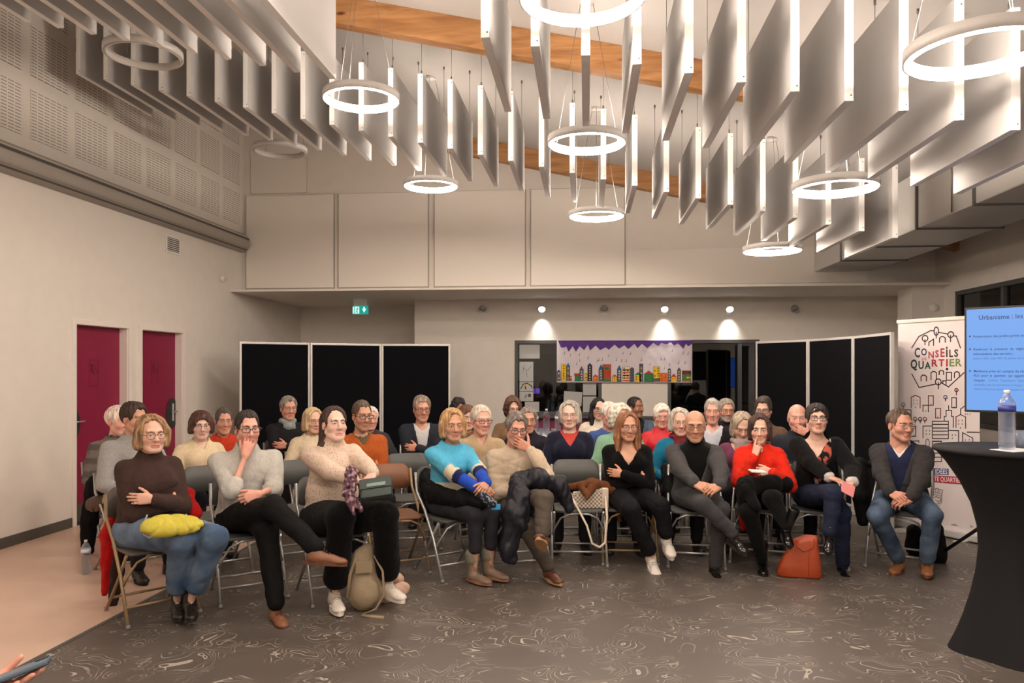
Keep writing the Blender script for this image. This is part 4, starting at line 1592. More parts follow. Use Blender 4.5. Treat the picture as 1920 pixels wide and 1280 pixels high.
def person(pid, label, head, d, turn=0, face=0, pitch=-4, roll=0, hi=False, sex='m', skin='fair', size=1.0, girth=1.0, hs=None, sw=None,
           hair=('short', (60, 50, 44)), hair2=None, brow=None, beard=0.0, specs=None, top=None, jacket=None, bottom=None, shoes=None,
           arms=('lap',), legs=None, lean=(0, 0), chair='grey', scarf=None, group=None, jowl=0.0, seed=0, belt=None, skirt=False, bare_ankle=False):
    ht = P(head[0], head[1], d)
    ca = cam_angle(ht)
    rz = math.pi + ca + R(turn)
    hs = hs or (1.0 if sex == 'm' else .95)
    hs *= 1.03
    sw = sw or ((.168 if sex == 'm' else .146) * size)
    cr, sr = math.cos(rz), math.sin(rz)
    lx, ly = lean[0], .005 + lean[1]
    bx, by = ht.x - (cr * lx - sr * ly), ht.y - (sr * lx + cr * ly)
    root = thing('person', label, 'person', (bx, by, 0), rz, group)
    PEOPLE[pid] = (root, bx, by, rz)

    def L(q):
        if q is None:
            return None
        if q[0] == 'l':
            return np.array(q[1:], float)
        w_ = P(*q)
        x, y = w_.x - bx, w_.y - by
        return np.array((cr * x + sr * y, -sr * x + cr * y, w_.z))
    hc = np.array((lx, ly, ht.z - .128 * hs))
    RH_ = rot(face - turn if True else 0, pitch, roll)
    # face is given against the line to the camera, like turn; positive = towards the right of the picture = the person's left
    neck = hc + np.array((-lx * .25, -.045 - lean[1] * .2, -.146 * hs))
    pel = np.array((0, -.085, .535))
    chest = lerp(pel, neck, .68) + np.array((0, .012, 0))
    waist = lerp(pel, neck, .34) + np.array((0, .004, 0))
    SH = {+1: neck + np.array((sw, -.005, -.082)), -1: neck + np.array((-sw, -.005, -.082))}
    HP = {s: np.array((s * .088, -.06, .53)) for s in (1, -1)}
    lg = legs or {}
    KN = {1: L(lg.get('kR', ('l', .12, .36, .515))), -1: L(lg.get('kL', ('l', -.12, .36, .515)))}
    AN = {1: L(lg.get('aR', ('l', .12, .34, .09))), -1: L(lg.get('aL', ('l', -.12, .34, .09)))}
    TO = {1: np.array(lg.get('tR', (.15, 1, 0)), float), -1: np.array(lg.get('tL', (-.15, 1, 0)), float)}
    UP = {1: np.array(lg.get('uR', (0, 0, 1)), float), -1: np.array(lg.get('uL', (0, 0, 1)), float)}
    mouth = hc + RH_ @ (np.array((0, .098, -.066)) * hs)
    # ---- arms
    zc = chest[2]
    cf = chest[1] + .115 * girth
    if sex == 'f':
        cf += .015
    A = {}
    for i, s in enumerate((1, -1)):
        po = arms[min(i, len(arms) - 1)]
        ov = {}
        if isinstance(po, tuple):
            po, ov = po
        if po == 'lap':
            a = dict(w=(s * .085, .22, .625), h=(s, -.5, -.5), f=(-s * .7, .75, -.1), p=(0, 0, -1), pose='relax')
        elif po == 'clasp':
            a = dict(w=(s * .075, .26, .635), h=(s, -.5, -.4), f=(-s * .75, .65, -.2), p=(-s * .55, -.25, -.75), pose='clasp')
        elif po == 'thigh':
            a = dict(w=(s * .13, .24, .625), h=(s, -.6, -.2), f=(-s * .1, 1, -.2), p=(0, 0, -1), pose='relax')
        elif po == 'cross':      # over
            a = dict(w=(-s * .055, cf + .07, zc - .095), h=(s * .8, .1, -1), f=(-s * 1, -.30, .10), p=(0, -1, -.1), pose='relax')
        elif po == 'crossu':     # under the other arm
            a = dict(w=(-s * .10, cf + .02, zc - .135), h=(s * .8, .1, -1), f=(-s * .8, -.65, .15), p=(0, -1, 0), pose='flat')
        elif po == 'across':     # forearm along the belt supporting the other elbow
            a = dict(w=(-s * .03, cf + .055, zc - .15), h=(s * .7, -.1, -1), f=(-s, .1, .0), p=(0, -1, -.2), pose='curl')
        elif po == 'chin':
            wr = mouth + np.array((s * .045, .03, -.105))
            a = dict(w=wr, h=(s * .35, .35, -1), f=(-s * .30, -.12, 1), p=(-s * .25, -1, .1), pose='chin')
        elif po == 'mouth':
            wr = mouth + np.array((s * .085, .035, -.065))
            a = dict(w=wr, h=(s * .6, .3, -1), f=(-s * .95, -.05, .55), p=(-.1 * s, -1, .1), pose='chin')
        elif po == 'finger':
            wr = mouth + np.array((s * .035, .055, -.135))
            a = dict(w=wr, h=(s * .5, .2, -1), f=(-s * .25, -.28, 1), p=(-s * .5, -.8, .1), pose='point')
        for k_, v_ in ov.items():
            a[k_] = v_
        w_ = a['w']
        if isinstance(w_, tuple) and (w_[0] == 'l' or max(abs(q_) for q_ in w_) > 10):
            w_ = L(w_)
        el, wr = ik(SH[s], w_, .285 * size, .25 * size, a['h'])
        fd = np.array(a['f'], float)
        A[s] = (el, wr, fd / np.linalg.norm(fd), np.array(a['p'], float), a['pose'])

    hb = .016 if hi else .030
    hg = .0095 if hi else .0160
    hh = .0038 if hi else .0068
    sk = np.array(SKIN[skin])

    def torso(f, e, bust=True, low=True):
        g = girth
        if low:
            f.ell(pel + (0, .01, .02), (.170 * g + e, .128 * g + e, .115 + e), .05)
        f.ell(waist + (0, .012 * g, 0), (.148 * g + e, .118 * g + e, .15 + e), .06)
        f.ell(chest, (sw * .92 + .012 * g + e, .108 * g + e, .145 + e), .06)
        for s_ in (1, -1):
            f.cap(neck + (0, -.008, -.055), SH[s_] + (-s_ * .03, 0, -.002), .060 + e, .046 + e, .045)
        f.cap(neck + (0, .0, -.01), neck + (0, 0, -.05), .056 + e, .070 + e, .05)
        if sex == 'f' and bust:
            for s_ in (1, -1):
                f.ell(chest + (s_ * .068, .085 * g, -.015), (.068 + e * .6, .060 + e * .6, .070 + e * .6), .05)

    def arm(f, s, e, upto=1.0, r=1.0):
        el, wr = A[s][0], A[s][1]
        f.cap(SH[s], el, .054 * r + e, .044 * r + e, .035)
        if upto > 0:
            f.cap(el, lerp(el, wr, upto), .041 * r + e, (.041 - .012 * upto) * r + e, .014)

    def leg(f, s, e, shin=1.0, r=1.0, wide=0.0):
        f.cap(HP[s], KN[s] - (0, 0, .0), (.088 * r + e) * (girth * .4 + .6), .062 * r + e, .04)
        f.cap(KN[s], lerp(KN[s], AN[s], shin), .058 * r + e, (.058 - .022 * shin) * r + e + wide, .02)

    pts = [hc, neck, pel] + list(SH.values()) + list(KN.values()) + list(AN.values()) + [A[1][0], A[1][1], A[-1][0], A[-1][1]]
    # ---- body
    f = Field(*bounds(pts[1:], .16), hb)
    torso(f, -.012, low=True)
    for s in (1, -1):
        arm(f, s, -.010)
        leg(f, s, -.012)
        to = TO[s] / np.linalg.norm(TO[s])
        f.cap(AN[s] + to * -.01 - UP[s] * .03, AN[s] + to * .10 - UP[s] * .055, .026, .020, .02)
    f.cap(neck + (0, .005, -.06), hc + RH_ @ (np.array((0, -.03, -.12)) * hs), .055, .046, .03)
    vb, fb = f.mesh()
    VS, FS, CC, off = [vb], [fb], [np.tile(sk, (len(vb), 1))], len(vb)
    hv, hf, lip, brw, flu, lid, brd = head_template(hh)
    hv = hv.copy()
    hv *= hs
    hv[:, 0] *= 1 + jowl * np.clip((-.02 - hv[:, 2]) / .07, 0, 1)
    nw = 1 + .05 * math.sin(seed * 2.1)
    hv[:, 0] *= nw
    hv[:, 2] *= 1 + .03 * math.sin(seed * 3.7 + 1)
    cb = np.array([c_ for c_ in srgb(*(brow or hair[1]))])
    c = np.tile(sk, (len(hv), 1))
    c = c * (1 - .20 * flu[:, None] * np.array((0.1, .75, .7)))
    lipc = sk * np.array((.80, .50, .50)) if sex == 'm' else sk * np.array((.80, .40, .42))
    c = c * (1 - .85 * lip[:, None]) + lipc * .85 * lip[:, None]
    if beard:
        bc = np.array(srgb(*(hair[1] if beard < 2 else (170, 165, 160))))
        bb = (brd * min(beard, 1) * .75)[:, None] * (1 - .8 * lip[:, None])
        c = c * (1 - bb) + bc * bb
    c = c * (1 - .88 * brw[:, None]) + cb * .88 * brw[:, None]
    c = c * (1 - .45 * lid[:, None] * (1.3 if sex == 'f' else .9))
    VS.append(hv @ RH_.T + hc); FS.append(hf + off); CC.append(c); off += len(hv)
    for s in (-1, 1):
        ev, ef, ec = eye_mesh(s)
        ev = ev * hs
        ev[:, 0] *= nw
        VS.append(ev @ RH_.T + hc); FS.append(ef + off); CC.append(ec); off += len(ev)
    for s in (1, -1):
        el, wr, fd, pm_, pose = A[s]
        tv, tf = hand_template(pose, .0050 if hi else .0085)
        tv = tv * (.98 if sex == 'm' else .90) * np.array((s, 1, 1))
        M_ = frame_from(fd, pm_)
        if s < 0:
            tf = tf[:, ::-1]
        tv = tv @ M_.T + wr
        VS.append(tv); FS.append(tf + off)
        kn = np.tile(sk * np.array((.97, .88, .86)), (len(tv), 1))
        CC.append(kn); off += len(tv)
    mk('body', np.concatenate(VS), np.concatenate(FS), 'skin', root, np.concatenate(CC))

    # ---- clothes
    def dress(name, m, color, f, fold=.004, ff=20, colfn=None, st=(1, 1, 1.6)):
        v, fc = f.mesh()
        if len(v) == 0:
            return None
        n = normals(v, fc)
        cre = np.abs(wob(v, ff * 1.1, seed + 5, 5, st=(.8, .8, 1.9)))           # creases
        v2 = v + n * (wob(v, ff, seed + len(name), st=st) * fold * .8 + (np.minimum(cre, .5) - .3) * fold * 1.5 + wob(v, ff * 2.6, seed + 3, st=(1.6, 1.6, .8)) * fold * .3)[:, None]
        if colfn is not None:
            c = colfn(v, A, SH, AN, KN)
        else:
            c = np.tile(np.array(srgb(*color)), (len(v), 1))
        return mk(name, v2, fc, m, root, c)

    def upper(gm, e, sleeves=True, torso_on=True):
        f = Field(*bounds([neck + (0, 0, .1), pel + (0, 0, -.08), SH[1], SH[-1], A[1][0], A[1][1], A[-1][0], A[-1][1], waist + (0, .15, 0)], .16), hg)
        torso(f, e)
        nk = gm.get('neck', 'crew')
        nd = (hc + RH_ @ (np.array((0, -.035, -.11)) * hs)) - neck
        if nk == 'turtle':
            f.cap(neck, neck + nd * .62, .064 + e, .060 + e, .02)
        elif nk in ('mock', 'zip'):
            f.cap(neck, neck + nd * .38, .068 + e, .066 + e, .02)
            f.cap(neck + nd * .30, neck + nd * 1.2, .060, .060, .004, 's')
        elif nk == 'collar':
            f.cap(neck, neck + nd * .30, .072 + e, .066 + e, .02)
            f.cap(neck + nd * .22 + (0, .02, 0), neck + nd * 1.2 + (0, .02, 0), .060, .062, .004, 's')
        else:
            f.cap(neck + nd * .06 + (0, .012, 0), neck + nd * 1.2, .062, .062, .006, 's')
        if nk in ('v', 'collar', 'zip', 'open'):
            depth = {'v': .13, 'collar': .04, 'zip': .03, 'open': .38}[nk] * gm.get('vd', 1)
            sl = {'v': 1.5, 'collar': 1.1, 'zip': 1.4, 'open': gm.get('vs', 4.2)}[nk]
            p0 = neck + np.array((0, 0, -.04 - depth))
            q_ = math.hypot(sl, 1)
            f.wedge(p0, (sl / q_, 0, -1 / q_), (-sl / q_, 0, -1 / q_), (-.3, neck[1] + .015, p0[2] - .05), (.3, neck[1] + .5, neck[2] + .2), .006)
        if gm.get('split'):           # front edges fall apart below the button
            p0 = np.array((0, 0, waist[2] - .02))
            sl = 2.2
            q_ = math.hypot(sl, 1)
            f.wedge(p0, (sl / q_, 0, 1 / q_), (-sl / q_, 0, 1 / q_), (-.3, pel[1] + .05, pel[2] - .3), (.3, pel[1] + .5, p0[2] + .05), .006)
        if sleeves:
            for s in (1, -1):
                arm(f, s, e, gm.get('sleeve', .93), gm.get('loose', 1.06))
                if gm.get('sleeve', 1) < .6:
                    q_ = lerp(A[s][0], A[s][1], gm['sleeve'])
                    f.cap(q_ - (A[s][2] * .012), q_, .043 + e + .006, .043 + e + .006, .008)
        return f

    if top:
        sub = jacket is not None
        o = dress(top.get('name', 'sweater'), top.get('mat', 'knit'), top.get('col', (120, 120, 120)), upper(top, .009 if sub or top.get('under') else .010, not sub or top.get('arms', False)),
                  top.get('fold', .0045), colfn=top.get('fn'))
        if top.get('label'):
            o['label'] = top['label']
        if top.get('under'):          # something showing in the neckline
            uq = top['under']
            dress('shirt', 'woven', uq[1], upper(dict(neck=uq[0], vd=uq[2] if len(uq) > 2 else 1), .0, False), .001)
    if jacket:
        dress(jacket.get('name', 'jacket'), jacket.get('mat', 'wool'), jacket.get('col', (60, 60, 60)), upper(dict(neck=jacket.get('neck', 'open'), **jacket), .019), jacket.get('fold', .005), colfn=jacket.get('fn'))
        if jacket.get('lapel'):
            for s in (1, -1):
                f = Field(*bounds([neck + (0, .2, .08), waist + (0, .2, -.05), neck + (.16, 0, 0), neck - (.16, 0, 0)], .06), .0075)
                torso(f, .026)
                sl = jacket.get('vs', 4.2)
                q_ = math.hypot(sl, 1)
                p0 = neck + np.array((0, 0, -.04 - .38 * jacket.get('vd', 1)))
                f.plane(p0, (-s * sl / q_, 0, 1 / q_), .003)
                f.plane(p0 + np.array((s * .055, 0, 0)), (s * (sl * .8) / q_, 0, -.35), .003)
                f.plane((0, neck[1] + .012, 0), (0, -1, 0), .003)
                f.plane((0, 0, p0[2] + .10), (0, 0, -1), .003)
                f.plane((0, 0, neck[2] - .005), (0, -.4, 1), .003)
                dress('lapel', jacket.get('mat', 'wool'), [min(255, q_ + 6) for q_ in jacket['col']], f, .001)
    bt = bottom or dict(col=(32, 32, 38), mat='woven')
    if bt:
        f = Field(*bounds([pel + (0, 0, .1)] + list(KN.values()) + list(AN.values()) + list(HP.values()), .15), .0110 if hi else .021)
        f.ell(pel + (0, .012, .015), (.172 * girth + .006, .130 * girth + .006, .105), .04)
        f.ell(pel + (0, .04, -.01), (.15 * girth, .12 * girth, .08), .04)
        for s in (1, -1):
            leg(f, s, bt.get('e', .008), bt.get('shin', .93), bt.get('r', 1.0), bt.get('wide', .008))
        if skirt:
            f.cap(lerp(KN[1], KN[-1], .5) + (0, -.25, .0), lerp(KN[1], KN[-1], .5) + (0, .0, .01), .09, .075, .06)
            f.cap(lerp(KN[1], KN[-1], .5) + (0, .02, -.01), lerp(KN[1], KN[-1], .5) + (0, .03, -.20), .085, .09, .05)
            f.cap(KN[1] + (0, 0, -.02), KN[1] + (.0, .02, -.22), .085, .085, .05)
            f.cap(KN[-1] + (0, 0, -.02), KN[-1] + (.0, .02, -.22), .085, .085, .05)
        dress(bt.get('name', 'trousers'), bt.get('mat', 'woven'), bt['col'], f, bt.get('fold', .005), 24, bt.get('fn'))
    # ---- shoes
    sh = shoes or dict(kind='lace', col=(40, 34, 32))
    for s in (1, -1):
        kind = sh['kind']
        v, fc, sole, lace = shoe_mesh(kind, .0065 if hi else .011)
        y = TO[s] / np.linalg.norm(TO[s])
        z = UP[s] - (UP[s] @ y) * y
        z /= np.linalg.norm(z)
        M_ = np.stack([np.cross(y, z), y, z], 1)
        k_ = (1.0 if sex == 'm' else .90) * size * sh.get('k', 1.0)
        tr4 = Matrix(np.vstack([np.hstack([M_ * k_, AN[s][:, None]]), [0, 0, 0, 1]]).tolist())
        vv_ = v * np.array((s, 1, 1))
        fc_ = fc if s > 0 else fc[:, ::-1]
        c = np.tile(np.array(srgb(*sh['col'])), (len(v), 1))
        if kind == 'boot':
            c[v[:, 2] > .068] = np.array(srgb(*sh.get('cuff', sh['col'])))
        so = mk('shoe', vv_ @ (M_ * k_).T + AN[s], fc_, sh.get('mat', 'leather'), root, c)
        mb_ = MB()
        mb_.v, mb_.f, mb_.m, mb_.sm = [(x * s, y_, z_) for x, y_, z_ in sole.v], sole.f, sole.m, sole.sm
        key = 'sole_%d_%d_%d' % tuple(sh.get('sole', (30, 26, 24)))
        mat(key, srgb(*sh.get('sole', (30, 26, 24))), .8)
        mb_.build('sole', key, so, M=tr4)
        if lace.v and hi:
            l_ = MB()
            l_.v, l_.f, l_.m, l_.sm = lace.v, lace.f, lace.m, lace.sm
            key = 'lace_%d_%d_%d' % tuple(sh.get('lace', (50, 38, 30)))
            mat(key, srgb(*sh.get('lace', (50, 38, 30))), .8)
            l_.build('shoelace', key, so, M=tr4)
    # ---- hair
    if hair[0]:
        v, fc, sk_ = hair_mesh(hair[0], .0050 if hi else .0074, seed)
        v = v * hs * np.array((nw, 1, 1))
        c0, c1 = np.array(srgb(*hair[1])), np.array(srgb(*(hair2 or [min(255, int(q_ * 1.25 + 6)) for q_ in hair[1]])))
        t = np.clip(.5 + .55 * sk_, 0, 1)[:, None]
        mk('hair', v @ RH_.T + hc, fc, 'hair', root, c0 * (1 - t) + c1 * t)
    T4 = Matrix(np.vstack([np.hstack([RH_ * hs, hc[:, None]]), [0, 0, 0, 1]]).tolist())
    if specs:
        kd, gc = specs
        fm, lm = glasses(kd)
        key = 'frame_%d_%d_%d' % tuple(gc)
        mat(key, srgb(*gc), .35, spec=.5)
        g_ = MB()
        g_.v, g_.f, g_.m, g_.sm = fm.v, fm.f, fm.m, fm.sm
        go = g_.build('glasses', key, root, M=T4)
        if hi:
            for q_ in lm:
                l_ = MB()
                l_.v, l_.f, l_.m, l_.sm = q_.v, q_.f, q_.m, q_.sm
                l_.build('lens', 'lens_amber' if kd == 'amber' else 'lens', go, M=T4)
    if scarf:
        f = Field(*bounds([neck + (0, 0, .1), neck + (0, .1, -.15)], .17), .010)
        rp = ring_pts(neck + np.array((0, .012, .012)), .072, .072, 10)
        for a_, b_ in zip(rp, rp[1:] + rp[:1]):
            f.cap(a_, b_, .024, .024, .02)
        f.ell(neck + np.array((0, .078, -.045)), (.065, .042, .055), .03)
        dress('scarf', scarf.get('mat', 'wool'), scarf['col'], f, .007, 40)
    if chair:
        CHAIRS.append((bx, by, rz, chair, pid))
    return root, L, A, hc

# ================================================================== the audience
def blocks(v, A, SH, AN, KN):
    """light blue yoke, cream band, navy and royal blue below, along body and sleeves"""
    t = (SH[1][2] - v[:, 2]) / .42
    for s in (1, -1):
        el, wr = A[s][0], A[s][1]
        a, b = SH[s], el
        def par(a, b):
            ab = b - a
            q = np.clip(((v - a) @ ab) / (ab @ ab), 0, 1)
            return q, np.linalg.norm(v - a - q[:, None] * ab, axis=1)
        q1, d1 = par(a, b)
        q2, d2 = par(b, wr)
        m1 = (d1 < .075) & (np.abs(v[:, 0]) > .115) & (d1 <= d2)
        m2 = (d2 < .062) & (d2 < d1)
        t[m1] = q1[m1] * .62
        t[m2] = .62 + q2[m2] * .5
    cs = [srgb(88, 184, 222), srgb(220, 208, 184), srgb(28, 36, 86), srgb(36, 78, 190)]
    idx = np.digitize(t, [.50, .68, .80])
    return np.array(cs)[idx]


def floral(v, A, SH, AN, KN):
    c = np.tile(np.array(srgb(18, 17, 20)), (len(v), 1))
    w1, w2 = wob(v, 75, 2), wob(v, 75, 9)
    c[w1 > .25] = srgb(176, 84, 70)
    c[w2 > .45] = srgb(170, 160, 150)
    return c


def faded(base, pale):
    def fn(v, A, SH, AN, KN):
        t = np.clip(.35 + .35 * wob(v, 9, 4) + .25 * wob(v, 30, 8), 0, 1)[:, None]
        return np.array(srgb(*base)) * (1 - t) + np.array(srgb(*pale)) * t
    return fn


def ribbed(a, b, f=14):
    def fn(v, A, SH, AN, KN):
        t = (np.sin(v[:, 2] * 6.28 * f) > .2).astype(float)[:, None]
        return np.array(srgb(*a)) * (1 - t) + np.array(srgb(*b)) * t
    return fn


def cuffs(base, cuff):
    def fn(v, A, SH, AN, KN):
        c = np.tile(np.array(srgb(*base)), (len(v), 1))
        for s in (1, -1):
            q = np.linalg.norm(v - A[s][1], axis=1)
            c[q < .046] = srgb(*cuff)
        return c
    return fn


HI = dict(hi=True)
# ---------------- front row, left to right
person('F1', 'woman in brown turtleneck and blue jeans, arms folded, in the leftmost front chair', (284, 779), 5.0, turn=20, face=17, pitch=-1, sex='f', skin='fair', girth=1.18, jowl=.10,
       hair=('bobwave', (104, 78, 56)), hair2=(186, 150, 110), brow=(110, 84, 64), specs=('big', (120, 74, 44)), seed=1,
       top=dict(mat='wool', col=(66, 50, 46), neck='turtle', loose=1.12, fold=.006), bottom=dict(col=(78, 98, 126), mat='denim', name='jeans', fn=faded((62, 84, 114), (136, 154, 174)), shin=.72, r=1.18, wide=.012),
       shoes=dict(kind='ankle', col=(24, 20, 20)), arms=('crossu', 'cross'),
       legs=dict(kR=(338, 1010, 4.62), kL=(403, 1008, 4.66), aR=(332, 1128, 4.86), aL=(356, 1128, 4.80), tR=(.25, 1, 0), tL=(.35, 1, 0)), chair='beige', **HI)
person('F2', 'man in pale grey pullover resting his chin on his hand, black trousers, legs crossed', (464, 769), 5.40, turn=12, face=14, pitch=-2, skin='pink', sex='m', girth=1.16, sw=.185, jowl=.05,
       hair=('crop', (40, 32, 28)), beard=.25, specs=('rect', (46, 34, 34)), seed=2,
       top=dict(mat='knit', col=(196, 194, 188), neck='mock', sleeve=.18, fold=.007, loose=1.22), bottom=dict(col=(14, 14, 15), mat='woven', r=1.08),
       shoes=dict(kind='lace', col=(126, 82, 58), sole=(96, 58, 40), lace=(60, 38, 28)),
       arms=(('chin', dict(pose='curl')), ('across', dict(w=(486, 926, 5.08), f=(1, .15, -.25)))),
       legs=dict(kR=(512, 950, 4.86), kL=(500, 995, 4.95), aR=(596, 1030, 4.66), aL=(518, 1140, 4.84), tR=(-.80, .50, -.05), uR=(.10, -.25, 1), tL=(-.02, 1, 0)), **HI)
person('F3', 'woman in cream flecked knit sweater and wide black trousers, hands on a green handbag', (627, 762), 5.40, turn=18, face=22, pitch=4, sex='f', skin='pale', girth=1.22, jowl=.12,
       hair=('pony', (52, 36, 30)), seed=3, top=dict(mat='flecked', col=(226, 204, 186), neck='mock', loose=1.2, fold=.006),
       bottom=dict(col=(11, 11, 12), mat='wool', r=1.34, wide=.02, shin=.80), shoes=dict(kind='sneaker', k=1.14, col=(222, 214, 204), sole=(226, 218, 206), lace=(230, 225, 215)),
       arms=(('lap', dict(w=(672, 905, 4.98), pose='relax', f=(-.8, .5, -.1))), ('lap', dict(w=(706, 893, 4.98), f=(.55, .6, -.35)))),
       legs=dict(kR=(640, 966, 4.92), kL=(722, 966, 4.98), aR=(628, 1112, 5.05), aL=(728, 1092, 5.14), tR=(.12, 1, 0), tL=(-.15, 1, 0)), **HI)
person('F4', 'blonde woman in sky-blue, cream and navy sweater with fur-cuffed tan boots', (849, 768), 6.0, turn=30, face=14, pitch=-2, sex='f', skin='tan', girth=1.0,
       hair=('bobwave', (150, 110, 70)), hair2=(214, 178, 128), seed=4, top=dict(mat='knit', fn=blocks, neck='crew', loose=1.1, fold=.006),
       bottom=dict(col=(46, 46, 52), mat='denim', r=.95, shin=.60, wide=-.004), shoes=dict(kind='boot', col=(132, 110, 94), cuff=(124, 120, 108), sole=(150, 108, 80), mat='leather'),
       arms=(('clasp', dict(w=(900, 918, 5.62))), ('clasp', dict(w=(917, 915, 5.60)))),
       legs=dict(kR=(893, 966, 5.62), kL=(922, 960, 5.68), aR=(889, 1070, 5.67), aL=(919, 1063, 5.74), tR=(-.3, 1, 0), tL=(-.35, 1, 0)), **HI)
person('F5', 'man in beige sweater with hand over his mouth, grey trousers, sole of brown shoe showing', (968, 773), 6.05, turn=12, face=12, pitch=-10, roll=-4, skin='ruddy', girth=1.15, jowl=.06,
       hair=('short', (74, 66, 60)), hair2=(140, 132, 124), specs=('rect', (40, 36, 38)), seed=5,
       top=dict(mat='wool', col=(196, 178, 156), neck='crew', loose=1.1, fold=.007), bottom=dict(col=(84, 76, 68), mat='woven', r=1.02),
       shoes=dict(kind='lace', col=(92, 58, 42), sole=(176, 138, 96), lace=(60, 40, 30)), arms=('across', ('mouth', {})),
       legs=dict(kR=(985, 985, 5.62), kL=(1020, 936, 5.52), aR=(1030, 1064, 5.72), aL=(1016, 1004, 5.40), tR=(-.25, 1, 0), tL=(.30, .62, .40), uL=(0, -.4, 1)), **HI)
person('F6', 'woman with long auburn hair in black V-neck sweater, arms folded, white sneakers', (1177, 772), 6.4, turn=6, face=12, pitch=-3, sex='f', skin='tan', girth=1.08,
       hair=('long', (104, 66, 44)), hair2=(156, 106, 74), specs=('round', (60, 50, 46)), seed=6,
       top=dict(mat='wool', col=(12, 12, 14), neck='v', loose=1.08), bottom=dict(col=(15, 15, 19), mat='woven', r=1.08, wide=.01, shin=.84), shoes=dict(kind='sneaker', k=1.1, col=(216, 208, 200), sole=(220, 212, 202), lace=(225, 220, 212)),
       arms=('crossu', 'cross'), legs=dict(kR=(1182, 955, 5.98), kL=(1238, 950, 5.98), aR=(1222, 1042, 6.02), aL=(1250, 1006, 6.02), tR=(-.2, .85, -.55), tL=(-.1, .9, -.35), uR=(0, .5, .8), uL=(0, .35, .9)), chair='beige', **HI)
person('F7', 'bald man in grey blazer over black turtleneck, tinted glasses, hands clasped on crossed legs', (1303, 769), 6.3, turn=3, face=3, pitch=-5, skin='tan', girth=1.0,
       hair=(None, (70, 58, 48)), beard=.12, specs=('amber', (70, 52, 44)), seed=7,
       top=dict(mat='knit', col=(10, 10, 12), neck='turtle'), jacket=dict(col=(70, 69, 70), mat='wool', lapel=True, name='blazer', vs=2.9), bottom=dict(col=(66, 65, 68), mat='wool', r=.96),
       shoes=dict(kind='ankle', col=(26, 23, 22), mat='gloss_leather'), arms=(('clasp', dict(w=(1308, 914, 5.82))), ('clasp', dict(w=(1350, 912, 5.82)))),
       legs=dict(kR=(1318, 945, 5.76), kL=(1352, 955, 5.88), aR=(1376, 1000, 5.74), aL=(1340, 1062, 5.98), tR=(-.5, .85, -.25), uR=(-.2, .2, 1), tL=(-.05, 1, 0)), **HI)
person('F8', 'dark-haired woman in red sweater holding a finger to her lips, black boots', (1424, 777), 6.4, turn=-2, face=0, pitch=-5, sex='f', skin='fair', girth=1.02,
       hair=('bobwave', (50, 36, 32)), hair2=(84, 62, 54), seed=8,
       top=dict(mat='wool', col=(214, 44, 26), neck='crew', loose=1.12, fold=.006), bottom=dict(col=(14, 14, 15), mat='wool', name='skirt', r=1.05, shin=.95, wide=-.006),
       shoes=dict(kind='tallboot', col=(16, 15, 16), mat='gloss_leather'), arms=(('finger', {}), ('across', dict(w=(1446, 884, 6.12)))),
       legs=dict(kR=(1405, 960, 5.92), kL=(1448, 935, 5.90), aR=(1430, 1052, 6.0), aL=(1477, 990, 5.76), tR=(-.1, 1, 0), tL=(-.2, .9, -.3), uL=(-.35, .3, .9)), **HI)
person('F9', 'woman with dark pixie hair in black blazer, floral blouse and navy jeans', (1532, 757), 6.3, turn=2, face=8, pitch=3, sex='f', skin='fair', girth=1.04,
       hair=('pixie', (28, 24, 24)), hair2=(60, 50, 46), specs=('rect', (70, 40, 36)), seed=9,
       top=dict(mat='woven', name='blouse', fn=floral, neck='v'), jacket=dict(col=(13, 13, 15), mat='wool', lapel=True, name='blazer', vs=2.7, fn=cuffs((13, 13, 15), (206, 200, 196))), bottom=dict(col=(30, 36, 58), mat='denim', name='jeans', r=1.0),
       shoes=dict(kind='ankle', col=(18, 17, 18), mat='gloss_leather'), arms=(('lap', dict(w=(1563, 903, 5.84), f=(-.8, .5, -.2))), ('lap', dict(w=(1598, 903, 5.84), f=(.5, .7, -.35)))),
       legs=dict(kR=(1562, 925, 5.72), kL=(1578, 960, 5.9), aR=(1556, 1000, 5.66), aL=(1580, 1060, 6.0), tR=(.1, .85, -.35), uR=(0, .35, .9), tL=(-.1, 1, 0)), **HI)
person('F10', 'man in charcoal blazer and navy pullover, blue jeans and tan shoes, looking right', (1688, 767), 6.2, turn=-8, face=36, pitch=-2, skin='ruddy', girth=1.08,
       hair=('recede', (66, 50, 42)), hair2=(104, 86, 74), beard=.15, specs=('thin', (90, 70, 60)), seed=10,
       top=dict(mat='knit', col=(38, 44, 74), neck='v', vd=.5, under=('collar', (206, 204, 204))), jacket=dict(col=(56, 54, 56), mat='wool', lapel=True, name='blazer', vs=3.6), bottom=dict(col=(66, 84, 108), mat='denim', name='jeans', fn=faded((50, 64, 88), (112, 134, 158)), r=1.08),
       shoes=dict(kind='ankle', col=(150, 98, 60), sole=(120, 76, 48), lace=(90, 58, 36)), arms=(('clasp', dict(w=(1676, 944, 5.78))), ('clasp', dict(w=(1706, 942, 5.78)))),
       legs=dict(kR=(1645, 966, 5.80), kL=(1748, 966, 5.80), aR=(1686, 1050, 6.02), aL=(1738, 1052, 5.92), tR=(.1, 1, 0), tL=(-.1, 1, 0)), **HI)

# ---------------- rows behind
G = 'audience in the rows behind'
def back(pid, label, head, d, **k):
    k.setdefault('turn', 14)
    k.setdefault('face', 14)
    k.setdefault('seed', len(PEOPLE) + 1)
    return person(pid, label, head, d, group=G, **k)


